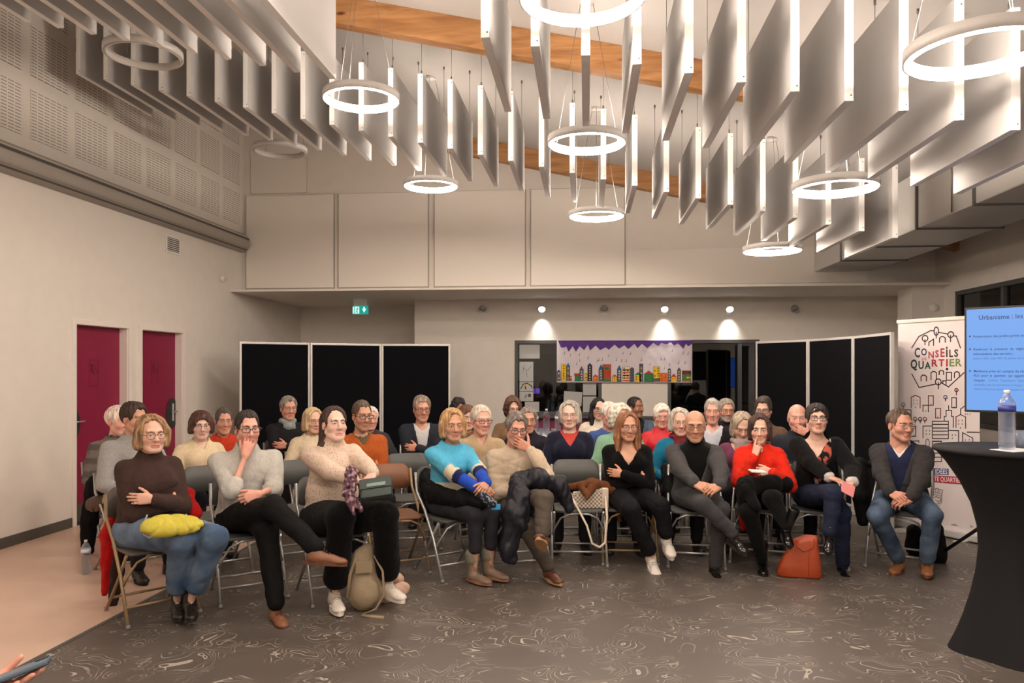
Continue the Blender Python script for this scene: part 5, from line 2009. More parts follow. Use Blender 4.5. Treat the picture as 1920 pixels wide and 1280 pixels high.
FZ = 'fleece'
back('S1', 'dark-haired man in grey marled sweater directly behind the woman in brown turtleneck', (252, 754), 6.05, turn=24, face=40, skin='tan', girth=1.15, hair=('short', (48, 34, 28)), top=dict(mat=FZ, col=(156, 156, 154), neck='mock', loose=1.12))
back('S0', 'white-haired man in grey striped jacket at the left end, mostly hidden', (222, 762), 6.75, turn=24, face=40, skin='pink', girth=1.1, hair=('shortgrey', (196, 180, 170)), top=dict(mat='wool', fn=ribbed((112, 104, 98), (88, 80, 76), 9), neck='mock'))
back('S2', 'woman with brown bowl-cut hair in cream fleece', (377, 771), 6.7, turn=16, face=8, sex='f', skin='pale', girth=1.05, hair=('bowl', (66, 40, 34)), specs=('thin', (120, 90, 80)), top=dict(mat=FZ, col=(226, 206, 172), neck='zip'))
back('S3', 'man with glasses in orange-red sweater behind the bowl-cut woman', (420, 764), 7.5, turn=14, face=8, skin='ruddy', hair=('crop', (70, 62, 58)), specs=('thin', (150, 150, 150)), top=dict(mat='wool', col=(190, 62, 38), neck='crew'))
back('S4', 'grey-haired man in black jacket and grey scarf before the left screen', (541, 743), 8.4, turn=16, face=16, skin='ruddy', girth=1.05, hair=('short', (96, 86, 78)), hair2=(160, 152, 144), specs=('thin', (130, 100, 84)), scarf=dict(col=(150, 158, 156)), top=dict(mat='woven', col=(30, 30, 34), neck='mock'), arms=('crossu', 'cross'))
back('S5', 'blonde woman in cream top half hidden by the flecked-sweater woman', (587, 765), 7.5, turn=16, face=22, sex='f', skin='fair', hair=('bob', (176, 146, 108)), hair2=(214, 190, 150), specs=('thin', (60, 50, 50)), top=dict(mat='wool', col=(216, 200, 172), neck='crew'))
back('S6', 'man in rust-orange zip cardigan and dark glasses, arms folded', (679, 751), 6.6, turn=14, face=22, skin='tan', girth=1.05, hair=('crop', (74, 60, 50)), specs=('rect', (36, 30, 30)), beard=.3, top=dict(mat='knit', col=(178, 88, 38), neck='zip', vd=2, under=('crew', (96, 84, 60))), arms=('crossu', 'cross'))
back('S6b', 'white-haired person hidden behind the man in rust-orange cardigan', (694, 762), 8.4, turn=14, face=14, skin='pink', hair=('shortgrey', (200, 190, 180)), top=dict(mat='wool', col=(60, 60, 66), neck='crew'))
back('S7', 'grey-haired man in navy jacket and white shirt before the left screen, arms folded', (791, 744), 8.1, turn=6, face=12, skin='ruddy', girth=1.05, hair=('quiff', (112, 96, 80)), hair2=(168, 152, 136), specs=('rect', (60, 34, 34)), top=dict(mat='woven', name='shirt', col=(208, 206, 208), neck='collar'), jacket=dict(col=(38, 42, 52), mat='woven', vs=5), arms=('crossu', 'cross'))
back('S8', 'person with curly black hair, only the top of the head visible', (860, 748), 8.6, turn=10, face=14, skin='brown', hair=('afro', (26, 22, 22)), top=dict(mat='wool', col=(50, 50, 56), neck='crew'))
back('S9', 'brown-haired person behind the blonde woman, face half hidden', (876, 760), 7.8, turn=12, face=14, sex='f', skin='fair', hair=('bowl', (84, 56, 42)), top=dict(mat='wool', col=(120, 84, 70), neck='crew'))
back('S10', 'white-haired man with glasses in beige zip fleece', (902, 761), 6.95, turn=12, face=24, skin='pink', girth=1.08, hair=('shortgrey', (188, 172, 154)), hair2=(222, 210, 196), specs=('rect', (70, 60, 60)), top=dict(mat=FZ, col=(186, 162, 130), neck='zip'))
back('S11', 'woman with bushy brown curls in tan coat', (962, 746), 8.5, turn=6, face=14, sex='f', skin='fair', hair=('curly', (72, 50, 42)), hair2=(110, 80, 64), specs=('thin', (50, 40, 40)), top=dict(mat='wool', col=(132, 104, 80), neck='mock'))
back('S12', 'grey-haired man in dark navy coat peering over the shoulder of the beige-sweater man', (990, 763), 7.7, turn=8, face=8, skin='ruddy', hair=('short', (92, 82, 76)), hair2=(150, 140, 132), specs=('thin', (90, 80, 76)), top=dict(mat='woven', col=(36, 32, 44), neck='mock'))
back('S13', 'grey-haired woman in navy V-neck cardigan with coral top', (1068, 752), 7.0, turn=2, face=-2, sex='f', skin='pale', girth=1.15, jowl=.08, hair=('greybob', (130, 124, 114)), hair2=(196, 188, 176), specs=('thin', (150, 130, 120)), top=dict(mat='knit', name='cardigan', col=(30, 32, 52), neck='v', vd=.75, under=('crew', (190, 70, 62))))
back('S14', 'young woman with long black hair and white turtleneck by the hatch', (1122, 746), 8.7, turn=4, face=10, sex='f', skin='fair', hair=('longdark', (20, 18, 20)), hair2=(40, 36, 40), specs=('rect', (40, 36, 36)), top=dict(mat='wool', col=(224, 214, 198), neck='turtle'))
back('S15', 'white-haired person in blue sweater beside the black-haired woman', (1143, 754), 7.75, turn=4, face=26, skin='pink', hair=('shortgrey', (206, 192, 180)), hair2=(230, 222, 212), specs=('thin', (90, 80, 80)), top=dict(mat='knit', col=(72, 96, 160), neck='crew'))
back('S16', 'person with white curly hair in mint-green sweater behind the auburn-haired woman', (1163, 758), 6.95, turn=6, face=20, sex='f', skin='pink', hair=('whitecurl', (198, 190, 172)), hair2=(232, 226, 212), top=dict(mat='knit', col=(140, 184, 154), neck='crew'))
back('S17', 'balding dark-skinned man in denim jacket, head turned right', (1192, 744), 9.4, turn=16, face=46, pitch=2, skin='brown', hair=('recede', (34, 28, 26)), beard=.25, top=dict(mat='woven', name='shirt', col=(30, 32, 40), neck='mock'), jacket=dict(col=(84, 98, 116), mat='denim', vs=4))
back('S18', 'woman with short white hair in bright red zip jacket', (1241, 758), 7.9, turn=0, face=6, sex='f', skin='pink', hair=('pixie', (206, 196, 180)), hair2=(236, 228, 216), specs=('thin', (150, 110, 100)), top=dict(mat='puffer', name='jacket', col=(206, 36, 46), neck='mock'))
back('S19', 'grey-haired woman in teal jacket and dark red scarf', (1275, 766), 7.0, turn=4, face=8, sex='f', skin='fair', hair=('greybob', (150, 142, 130)), hair2=(206, 198, 186), specs=('thin', (150, 130, 120)), scarf=dict(col=(122, 44, 52)), top=dict(mat=FZ, name='jacket', col=(26, 112, 146), neck='mock'))
back('S20', 'grey-haired man in white shirt and black jacket behind the bald man', (1336, 747), 7.8, turn=0, face=-2, skin='pink', girth=1.05, hair=('crop', (150, 140, 132)), hair2=(190, 182, 174), top=dict(mat='woven', name='shirt', col=(204, 208, 220), neck='collar'), jacket=dict(col=(30, 28, 30), mat='woven', vs=4))
back('S21', 'grey-bearded man with glasses, head beside the white-shirt man', (1362, 748), 8.6, turn=2, face=14, skin='tan', hair=('short', (120, 112, 104)), beard=2, specs=('thin', (60, 56, 56)), top=dict(mat='wool', col=(36, 34, 38), neck='mock'))
back('S22', 'person in plum cardigan with bowed blond-grey head', (1391, 774), 7.0, turn=2, face=10, pitch=-26, sex='f', skin='fair', hair=('bob', (150, 132, 112)), hair2=(192, 176, 156), scarf=dict(col=(176, 160, 156)), top=dict(mat='knit', name='cardigan', col=(112, 56, 84), neck='v'))
back('S23', 'young man with tousled brown hair and glasses in brown jacket before the right screen', (1431, 745), 7.75, turn=-4, face=-8, skin='fair', hair=('quiff', (58, 46, 40)), specs=('rect', (60, 56, 56)), top=dict(mat='wool', col=(110, 88, 74), neck='mock'))
back('S24', 'bald man in dark jacket with hand at his mouth', (1495, 757), 7.1, turn=-2, face=6, skin='pink', girth=1.1, hair=('fringe', (170, 156, 146)), top=dict(mat='woven', name='jacket', col=(36, 40, 50), neck='mock'), arms=('across', ('mouth', {})))

# ================================================================== folding chairs
mat('chair_silver', (0.50, 0.50, 0.50), .38, .75)
mat('chair_beige', srgb(156, 132, 100), .45, .35)
mat('chair_grey', srgb(84, 86, 84), .5, bump=.03, bscale=200)
mat('chair_brown', srgb(128, 86, 62), .5, bump=.03, bscale=200)
mat('chair_taupe', srgb(92, 84, 76), .5)
mat('rubber_grey', (.25, .25, .25), .8)


def chair_proto(kind):
    fr_, bk = {'grey': ('chair_silver', 'chair_grey'), 'beige': ('chair_beige', 'chair_taupe'), 'brown': ('chair_beige', 'chair_brown')}[kind]
    t = bpy.data.objects.new('folding_chair', None)
    COL.objects.link(t)

    def rr(w_, h_, r, n=5):
        return [(cx * (w_ - r) + r * math.cos(a), cz * (h_ - r) + r * math.sin(a)) for cx, cz, a0 in ((1, 1, 0), (-1, 1, 90), (-1, -1, 180), (1, -1, 270)) for a in [R(a0 + 90 * k / n) for k in range(n + 1)]]
    sp_ = rr(.195, .195, .06)
    MB().prism(sp_, 'z', .428, .448).build('seat', bk, t, bevel=.006)
    # backrest: bent slab with well rounded corners
    n = 14
    q = MB()
    for side in (0, 1):
        for i in range(n + 1):
            x = -.21 + .42 * i / n
            e_ = max(0, (abs(x) - .13) / .08)
            top_ = .810 - .075 * e_ ** 2.5
            bot = .605 + .030 * e_ ** 2.5
            for z in (bot, bot * .5 + top_ * .5, top_):
                yb_ = -.235 - .11 * (z - .60) + .03 * (abs(x) / .21) ** 2 - .008 * side
                q.v.append((x, yb_, z))
    m_ = 3
    N = (n + 1) * m_
    for i in range(n):
        for j in range(m_ - 1):
            a = i * m_ + j
            q.f.append([a, a + 1, a + m_ + 1, a + m_])
            q.f.append([N + a, N + a + m_, N + a + m_ + 1, N + a + 1])
    for i in range(n):
        for j in (0, m_ - 1):
            a = i * m_ + j
            q.f.append([a, a + m_, N + a + m_, N + a])
    for i in (0, n):
        for j in range(m_ - 1):
            a = i * m_ + j
            q.f.append([a, N + a, N + a + 1, a + 1])
    q.m = [0] * len(q.f)
    q.sm = [True] * len(q.f)
    q.build('backrest', bk, t)
    for s in (-1, 1):
        lg = MB().tube([(s * .222, .235, .012), (s * .218, .09, .30), (s * .214, -.06, .50), (s * .212, -.195, .62), (s * .207, -.232, .77)], .0115, 8).build('front_leg', fr_, t)
        MB().tube([(s * .2225, .241, 0), (s * .222, .233, .022)], .0145, 8).build('rubber_foot', 'rubber_grey', lg)
        lg = MB().tube([(s * .198, -.235, .012), (s * .198, .0, .26), (s * .198, .135, .425)], .0105, 8).build('rear_leg', fr_, t)
        MB().tube([(s * .198, -.243, 0), (s * .198, -.233, .022)], .0135, 8).build('rubber_foot', 'rubber_grey', lg)
        MB().tube([(s * .216, .125, .235), (s * .195, .15, .30), (s * .15, .18, .385), (s * .08, .192, .418), (0, .195, .422)], .008, 6).build('brace', fr_, t)
    MB().tube([(-.219, .187, .115), (.219, .187, .115)], .009, 6).build('crossbar', fr_, t)
    MB().tube([(-.198, -.150, .105), (.198, -.150, .105)], .009, 6).build('crossbar', fr_, t)
    return t


PRO = {}
FRONT_NAMES = {}


def place_chair(x, y, rz, kind, label):
    if kind not in PRO:
        PRO[kind] = chair_proto(kind)
        o_ = PRO[kind]
    else:
        o_ = copy_tree(PRO[kind])
    o_.location = (x, y, 0)
    o_.rotation_euler = (0, 0, rz)
    return tag(o_, label, 'chair', 'folding chairs of the audience')


WHO = {'F1': 'brown turtleneck woman', 'F2': 'man in pale grey pullover', 'F3': 'flecked-sweater woman', 'F4': 'blonde woman in blue sweater', 'F5': 'beige-sweater man', 'F6': 'auburn-haired woman', 'F7': 'bald man in grey blazer',
       'F8': 'red-sweater woman', 'F9': 'pixie-haired woman', 'F10': 'man in tan shoes', 'S0': 'hidden white-haired man at the left end', 'S1': 'man in grey marled sweater', 'S2': 'bowl-cut woman', 'S3': 'man in orange-red sweater', 'S4': 'man with grey scarf',
       'S5': 'blonde woman in cream', 'S6': 'man in rust-orange cardigan', 'S6b': 'white-haired person behind the rust cardigan', 'S7': 'man in navy jacket', 'S8': 'person with curly black hair', 'S9': 'brown-haired person',
       'S10': 'man in beige fleece', 'S11': 'woman with bushy curls', 'S12': 'man in dark navy coat', 'S13': 'woman in navy cardigan', 'S14': 'black-haired woman', 'S15': 'person in blue sweater', 'S16': 'person in mint sweater',
       'S17': 'man in denim jacket', 'S18': 'woman in bright red jacket', 'S19': 'woman in teal jacket', 'S20': 'man in white shirt', 'S21': 'grey-bearded man', 'S22': 'bowed person in plum', 'S23': 'young man in brown jacket', 'S24': 'bald man in dark jacket', 'X1': 'person at the lower left corner'}
for (x, y, rz, kind, pid) in CHAIRS:
    place_chair(x, y, rz, kind, '%s metal folding chair under the %s' % ({'grey': 'silver and grey', 'beige': 'beige', 'brown': 'brown'}[kind], WHO[pid]))
for (u, d, tn, kind, lab) in ((404, 6.0, 14, 'grey', 'empty grey folding chair between the turtleneck woman and the man in grey'), (566, 6.35, 14, 'grey', 'empty grey folding chair seen between the man in grey and the flecked sweater'),
                              (738, 6.05, 16, 'brown', 'empty brown folding chair right of the flecked-sweater woman'), (772, 6.85, 10, 'grey', 'empty grey folding chair behind the brown one'),
                              (1083, 6.36, 4, 'grey', 'empty grey folding chair holding the white woven handbag')):
    p = P(u, 690, d)
    place_chair(p.x, p.y, math.pi + cam_angle(p) + R(tn), kind, lab)


# ================================================================== soft things: coats, bags, cloths
def blob(name, label, cat, prims, m, col, h=.010, fold=.008, ff=26, k=.03, floor=False, colfn=None, parent=None, seed=3):
    """prims: (point a, point b, radius a, radius b) in room space"""
    pts = [np.array(q[i]) for q in prims for i in (0, 1)]
    mr_ = max(max(q[2], q[3]) for q in prims)
    c0 = np.mean(pts, axis=0)
    if floor:
        c0[2] = 0
    f = Field(*bounds([p_ - c0 for p_ in pts], mr_ + .03), h)
    for q in prims:
        f.cap(np.array(q[0]) - c0, np.array(q[1]) - c0, q[2], q[3], k)
    if floor:
        f.plane((0, 0, .002), (0, 0, -1), .004)
    v, fc = f.mesh()
    n = normals(v, fc)
    cre = np.abs(wob(v, ff * 1.2, seed + 5, 5, st=(1.3, 1.3, .6)))
    v = v + n * (wob(v, ff, seed, st=(1, 1, .7)) * fold * .8 + (np.minimum(cre, .5) - .3) * fold * 1.7 + wob(v, ff * 2.7, seed + 4) * fold * .3)[:, None]
    if floor:
        v[:, 2] = np.maximum(v[:, 2], .001)
    c = colfn(v) if colfn else np.tile(np.array(srgb(*col)), (len(v), 1))
    if parent is None:
        o_ = mk(name, v, fc, m, None, c)
        o_.location = c0
        return tag(o_, label, cat)
    o_ = mk(name, v + c0, fc, m, parent, c)
    return o_


Pn = lambda u, v, d: np.array(P(u, v, d))
# yellow bag on the lap of the leftmost woman
e = thing('tote_bag', 'folded shiny yellow bag lying on the lap of the turtleneck woman', 'bag', P(322, 985, 4.55))
zz = np.array(e.location)
f = Field((-.22, -.13, -.09), (.22, .13, .09), .007)
f.ell((0, 0, 0), (.165, .085, .048), .02).ell((-.06, -.01, .012), (.10, .075, .045), .03).ell((.09, .0, -.008), (.09, .06, .032), .03)
v, fc = f.mesh()
n = normals(v, fc)
cre = np.abs(wob(v, 38, 5, 5, st=(1.3, .6, 1)))
v = v + n * ((np.minimum(cre, .5) - .3) * .016 + wob(v, 24, 2) * .004)[:, None]
M_ = np.array(Matrix.Rotation(cam_angle(e.location) + R(12), 3, 'Z') @ Matrix.Rotation(R(24), 3, 'X'))
mk('bag_body', v @ M_.T, fc, 'woven', e, np.tile(np.array(srgb(196, 184, 74)), (len(v), 1)))
MB().tube([Pn(276, 965, 4.5) - zz, Pn(268, 985, 4.46) - zz, Pn(270, 1002, 4.44) - zz, Pn(280, 1008, 4.43) - zz, Pn(296, 1000, 4.45) - zz], .006, 6).build('strap', 'rubber_grey', e)
# red coat with brown lining over her chair
e = thing('coat', 'red coat with dark brown lining hanging on the leftmost front chair', 'coat', P(215, 1000, 5.3))
zz = np.array(e.location)
blob('shell', '', '', [(Pn(226, 925, 5.22) - zz, Pn(205, 1005, 5.28) - zz, .05, .05), (Pn(205, 1005, 5.28) - zz, Pn(196, 1110, 5.25) - zz, .05, .030), (Pn(232, 935, 5.25) - zz, Pn(350, 925, 5.38) - zz, .05, .05), (Pn(350, 930, 5.35) - zz, Pn(366, 962, 5.2) - zz, .05, .04)], 'wool', (178, 26, 26), fold=.010, parent=e)
blob('lining', '', '', [(Pn(226, 990, 5.2) - zz, Pn(222, 1070, 5.18) - zz, .04, .035), (Pn(222, 1070, 5.2) - zz, Pn(212, 1138, 5.15) - zz, .045, .03)], 'wool', (52, 36, 32), fold=.009, parent=e)
# left end of the second row: black coat and brown bag
blob('coat', 'black coat hanging from a chair at the left end of the audience', 'coat', [(Pn(178, 905, 6.5), Pn(168, 975, 6.5), .07, .07), (Pn(168, 975, 6.5), Pn(165, 1030, 6.5), .07, .05)], 'woven', (11, 11, 12))
blob('shoulder_bag', 'soft brown bag beside the man in grey marled sweater', 'bag', [(Pn(176, 945, 6.0), Pn(205, 938, 6.0), .06, .05)], 'leather', (84, 60, 46))
# green handbag with flap on the lap of the woman in flecked sweater
p = P(706, 916, 4.86)
e = thing('handbag', 'small dark green handbag with jewelled flap on the lap of the flecked-sweater woman', 'handbag', p, cam_angle(p) + R(10))
e.rotation_euler = (R(-38), R(-8), cam_angle(p) + R(-8))
mat('bag_green', srgb(44, 58, 56), .45, bump=.05, bscale=150)
mat('bag_jewel', srgb(126, 150, 140), .3, .3, bump=.6, bscale=120)
MB().box((-.10, -.03, -.07), (.10, .03, .06)).build('bag_body', 'bag_green', e, bevel=.014)
MB().box((-.103, -.038, -.012), (.103, -.028, .062)).build('flap', 'bag_green', e, bevel=.004)
MB().box((-.055, -.044, -.004), (.065, -.037, .022)).build('clasp', 'bag_jewel', e, bevel=.003)


def paisley(v):
    t = wob(v, 160, 2)
    c = np.tile(np.array(srgb(92, 64, 76)), (len(v), 1))
    c[t > .25] = srgb(160, 132, 138)
    c[t < -.5] = srgb(48, 34, 44)
    return c


blob('scarf', 'plum and grey patterned scarf under the hands of the flecked-sweater woman', 'scarf', [(Pn(655, 878, 5.0), Pn(668, 884, 4.98), .022, .020), (Pn(655, 880, 4.98), Pn(645, 925, 4.86), .020, .024), (Pn(664, 884, 4.97), Pn(660, 930, 4.84), .020, .026), (Pn(650, 925, 4.84), Pn(664, 962, 4.78), .026, .014), (Pn(662, 930, 4.84), Pn(676, 955, 4.78), .022, .014)], 'woven', (1, 1, 1), fold=.010, ff=60, k=.012, colfn=paisley, h=.0065)
# beige backpack and pink cloth on the floor
p = FL(684, 1142)
e = thing('backpack', 'beige canvas backpack slumped on the floor by the white sneaker', 'backpack', p, cam_angle(p))
f = Field((-.16, -.14, 0), (.16, .14, .46), .009)
f.ell((0, 0, .12), (.115, .085, .13), .03).ell((-.01, .01, .28), (.085, .065, .13), .05).cap((-.03, .0, .37), (.02, .01, .40), .035, .03, .04).ell((.01, -.06, .13), (.085, .045, .10), .02)
f.plane((0, 0, .002), (0, 0, -1), .004)
v, fc = f.mesh()
n = normals(v, fc)
v = v + n * (wob(v, 28, 3, st=(1, 1, .6)) * .008 + wob(v, 70, 7) * .003)[:, None]
v[:, 2] = np.maximum(v[:, 2], .001)
mk('pack_body', v, fc, 'woven', e, np.tile(np.array(srgb(160, 144, 120)), (len(v), 1)))
mat('canvas_beige', srgb(150, 132, 106), .85)
MB().tube([(.06, -.05, .37), (.115, -.085, .27), (.125, -.10, .12), (.07, -.11, .03), (-.02, -.15, .008), (.12, -.22, .008)], .013, 6, flat=.4).build('strap', 'canvas_beige', e)
MB().tube([(-.05, -.04, .36), (-.095, -.06, .25), (-.11, -.06, .10)], .012, 6, flat=.4).build('strap', 'canvas_beige', e)
MB().box((-.06, -.085, .26), (.05, -.070, .34)).build('flap', 'canvas_beige', e, bevel=.006)
blob('fluffy_cloth', 'pale pink fluffy cloth lying on the floor beside the backpack', 'cloth', [(np.array(FL(722, 1128)) + (0, 0, .03), np.array(FL(755, 1122)) + (0, 0, .07), .055, .050), (np.array(FL(745, 1112)) + (0, 0, .10), np.array(FL(725, 1112)) + (0, 0, .09), .045, .04)], 'fleece', (206, 172, 152), floor=True, fold=.008, ff=40)
# coats and bags in the middle of the front row
blob('coat', 'black coat bunched around the hips of the blonde woman in blue', 'coat', [(Pn(800, 893, 6.15), Pn(815, 925, 5.95), .07, .08), (Pn(815, 925, 5.95), Pn(870, 940, 5.72), .075, .06), (Pn(870, 930, 5.75), Pn(905, 945, 5.6), .06, .04), (Pn(800, 900, 6.2), Pn(798, 965, 6.1), .06, .05)], 'woven', (11, 11, 13), fold=.010)
e = thing('pouch', 'dark patterned pouch with bright blue and yellow tag in the hands of the blonde woman', 'pouch', P(917, 938, 5.48))
zz = np.array(e.location)


def speck(v):
    c = np.tile(np.array(srgb(34, 38, 50)), (len(v), 1))
    c[wob(v, 210, 3) > .3] = srgb(130, 136, 144)
    return c


blob('pouch_body', '', '', [(Pn(905, 930, 5.5) - zz, Pn(925, 945, 5.46) - zz, .035, .032)], 'woven', (1, 1, 1), h=.007, fold=.004, colfn=speck, parent=e)
mat('tag_blue', srgb(40, 150, 210), .4)
mat('tag_yellow', srgb(226, 200, 50), .4)
MB().box((.02, -.03, -.06), (.085, -.022, -.02)).build('tag', 'tag_blue', e, bevel=.003)
MB().box((.015, -.034, -.03), (.05, -.030, .0)).build('tag', 'tag_yellow', e, bevel=.002)
blob('coat', 'navy quilted coat draped over the knees of the beige-sweater man', 'coat',
     [(Pn(972, 902, 5.85), Pn(1005, 898, 5.80), .07, .07), (Pn(1005, 895, 5.85), Pn(1048, 908, 5.9), .065, .055), (Pn(1048, 908, 5.9), Pn(1066, 952, 5.88), .055, .035), (Pn(970, 912, 5.72), Pn(958, 960, 5.6), .07, .055),
      (Pn(958, 960, 5.6), Pn(946, 1042, 5.58), .05, .035), (Pn(982, 925, 5.64), Pn(980, 985, 5.56), .05, .035), (Pn(972, 960, 5.6), Pn(962, 1050, 5.6), .045, .03)], 'puffer', (22, 23, 34), fold=.013, ff=30, k=.07)
# white woven handbag on the empty chair
p = P(1102, 950, 6.30)
e = thing('handbag', 'white woven handbag with long strap on the empty grey chair', 'handbag', (p.x, p.y, .45), cam_angle(p) + R(8))
mat('bag_white', srgb(212, 198, 180), .5, bump=.05, bscale=90)
m = mat('bag_weave', srgb(196, 182, 164), .6)
nt = m.node_tree
ck = nt.nodes.new('ShaderNodeTexChecker')
ck.inputs['Scale'].default_value = 62
ck.inputs[1].default_value = (*srgb(214, 200, 182), 1)
ck.inputs[2].default_value = (*srgb(120, 106, 92), 1)
tcn = nt.nodes.new('ShaderNodeTexCoord')
nt.links.new(tcn.outputs['Object'], ck.inputs[0])
nt.links.new(ck.outputs[0], nt.nodes['Principled BSDF'].inputs['Base Color'])
MB().add([(-.15, -.05, 0), (.15, -.05, 0), (.15, .05, 0), (-.15, .05, 0), (-.12, -.03, .13), (.12, -.03, .16), (.12, .03, .16), (-.12, .03, .13)],
         [[0, 3, 2, 1], [4, 5, 6, 7], [0, 1, 5, 4], [1, 2, 6, 5], [2, 3, 7, 6], [3, 0, 4, 7]]).build('bag_body', 'bag_weave', e, bevel=.012)
MB().box((.11, -.056, 0), (.165, .056, .165)).build('side_panel', 'bag_white', e, bevel=.010)
MB().box((-.165, -.056, 0), (-.13, .056, .12)).build('side_panel', 'bag_white', e, bevel=.010)
MB().tube([(-.14, -.06, .10), (-.10, -.15, .02), (-.04, -.24, -.10), (.0, -.25, -.24), (.06, -.25, -.27), (.11, -.22, -.24), (.135, -.16, -.05), (.14, -.06, .10)], .011, 6, flat=.35).build('strap', 'bag_white', e)
blob('shawl', 'brown woollen shawl draped over the white handbag and chair', 'shawl', [(Pn(1072, 912, 6.38), Pn(1112, 908, 6.32), .03, .05), (Pn(1112, 910, 6.28), Pn(1100, 936, 6.16), .04, .012), (Pn(1088, 910, 6.28), Pn(1100, 930, 6.18), .035, .02), (Pn(1112, 908, 6.34), Pn(1148, 914, 6.34), .05, .04), (Pn(1148, 914, 6.34), Pn(1162, 975, 6.30), .04, .022)], 'wool', (100, 60, 36), fold=.006, h=.008)
blob('coat', 'black coat over the chair between the auburn-haired woman and the bald man', 'coat', [(Pn(1252, 880, 6.65), Pn(1258, 925, 6.5), .06, .07), (Pn(1258, 925, 6.5), Pn(1262, 960, 6.45), .06, .04)], 'woven', (11, 11, 13))
# red-sweater woman: notebook, black coat over her lap, red cloth
p = P(1420, 886, 5.98)
o = MB().box((-.06, -.04, -.005), (.06, .04, .005)).build('notebook', 'paper', bevel=.002)
o.location = (p.x, p.y, p.z + .012)
o.rotation_euler = (R(6), R(4), R(10))
tag(o, 'thin white notebook under the hand of the red-sweater woman', 'notebook')
blob('coat', 'black coat spread over the lap of the red-sweater woman', 'coat', [(Pn(1396, 908, 6.15), Pn(1470, 908, 6.15), .065, .065), (Pn(1402, 912, 6.02), Pn(1450, 908, 6.02), .07, .07), (Pn(1396, 915, 6.0), Pn(1398, 965, 5.96), .055, .035), (Pn(1402, 925, 5.94), Pn(1418, 950, 5.84), .055, .035)], 'wool', (12, 12, 13), fold=.010, k=.06)
blob('cloth', 'bright red cloth hanging under the seat of the red-sweater woman', 'cloth', [(Pn(1392, 968, 6.2), Pn(1394, 990, 6.2), .03, .02)], 'wool', (196, 28, 26), h=.007)
# orange leather tote on the floor
p = FL(1498, 1080)
e = thing('tote_bag', 'orange-brown leather tote bag standing on the floor', 'bag', p, cam_angle(p) + R(6))
mat('tote_leather', srgb(172, 72, 36), .45, bump=.12, bscale=60, var=.1)
mat('tote_inside', srgb(190, 84, 44), .8)
q = MB()
nn_ = 20
lev = [(0.0, .150, .060, 0), (.015, .165, .070, 0), (.10, .155, .066, .006), (.20, .120, .056, .022), (.275, .098, .050, .038), (.315, .092, .046, .046)]
lev += [(.313, .086, .040, .046), (.24, .095, .040, .034)]
vs = []
for (z, hx, hy, ox) in lev:
    for j in range(nn_):
        t = 2 * math.pi * j / nn_
        sx = math.copysign(abs(math.cos(t)) ** .45, math.cos(t))
        sy = math.copysign(abs(math.sin(t)) ** .45, math.sin(t))
        sag = -.035 * max(0, -sx) * (z / .3)
        vs.append((ox + hx * sx + .004 * math.sin(j * 2.1 + z * 30), hy * sy + .004 * math.sin(j * 1.7 + z * 22), max(0.001, z + sag)))
fs = [[i * nn_ + j, i * nn_ + (j + 1) % nn_, (i + 1) * nn_ + (j + 1) % nn_, (i + 1) * nn_ + j] for i in range(len(lev) - 1) for j in range(nn_)]
fs.append(list(reversed(range(nn_))))
fs.append([(len(lev) - 1) * nn_ + j for j in range(nn_)])
q.add(vs, fs, 0, True)
q.build('bag_body', 'tote_leather', e)
MB().tube([(-.01, -.05, .29), (-.02, -.062, .24), (.03, -.070, .21), (.09, -.062, .24), (.10, -.05, .30)], .006, 6).build('handle', 'tote_leather', e)
MB().tube([(.075, -.050, .29), (.065, -.066, .14), (.06, -.072, .03)], .003, 5).build('seam', 'tote_leather', e)
# pink paper in the hand of the woman in black blazer
p = P(1590, 915, 5.70)
o = MB().box((-.05, -.003, -.065), (.05, .003, .05)).build('leaflet', 'leaflet_pink' if 'leaflet_pink' in MATS else mat('leaflet_pink', srgb(222, 140, 140), .7).name, bevel=.001)
o.location = p
o.rotation_euler = (R(-50), R(28), R(-6))
tag(o, 'folded pink leaflet held by the pixie-haired woman', 'leaflet')
blob('coat', 'black coat hanging on the chair left of the man in tan shoes', 'coat', [(Pn(1612, 870, 6.62), Pn(1616, 930, 6.5), .06, .07), (Pn(1616, 930, 6.5), Pn(1618, 975, 6.5), .07, .05), (Pn(1640, 870, 6.6), Pn(1720, 868, 6.62), .05, .05)], 'woven', (10, 10, 11))
blob('rucksack', 'black rucksack on the floor under the chair of the man in tan shoes', 'bag', [(np.array(FL(1752, 1052)) + (0, 0, .05), np.array(FL(1752, 1050)) + (0, 0, .26), .09, .07), (np.array(FL(1715, 1040)) + (0, 0, .07), np.array(FL(1715, 1040)) + (0, 0, .2), .08, .06)], 'woven', (12, 12, 13), floor=True)

# ================================================================== glass and bottles
m = bpy.data.materials.new('clear_plastic')
m.use_nodes = True
nt = m.node_tree
nt.nodes.clear()
out = nt.nodes.new('ShaderNodeOutputMaterial')
tr = nt.nodes.new('ShaderNodeBsdfTransparent')
tr.inputs['Color'].default_value = (0.86, 0.90, 0.95, 1)
gl = nt.nodes.new('ShaderNodeBsdfGlossy')
gl.inputs['Roughness'].default_value = 0.05
lw = nt.nodes.new('ShaderNodeLayerWeight')
lw.inputs[0].default_value = .35
ms = nt.nodes.new('ShaderNodeMixShader')
nt.links.new(lw.outputs['Facing'], ms.inputs[0])
nt.links.new(tr.outputs[0], ms.inputs[1])
nt.links.new(gl.outputs[0], ms.inputs[2])
df = nt.nodes.new('ShaderNodeBsdfTranslucent')
df.inputs['Color'].default_value = (.85, .9, 1, 1)
ms2 = nt.nodes.new('ShaderNodeMixShader')
ms2.inputs[0].default_value = .22
nt.links.new(ms.outputs[0], ms2.inputs[1])
nt.links.new(df.outputs[0], ms2.inputs[2])
nt.links.new(ms2.outputs[0], out.inputs[0])
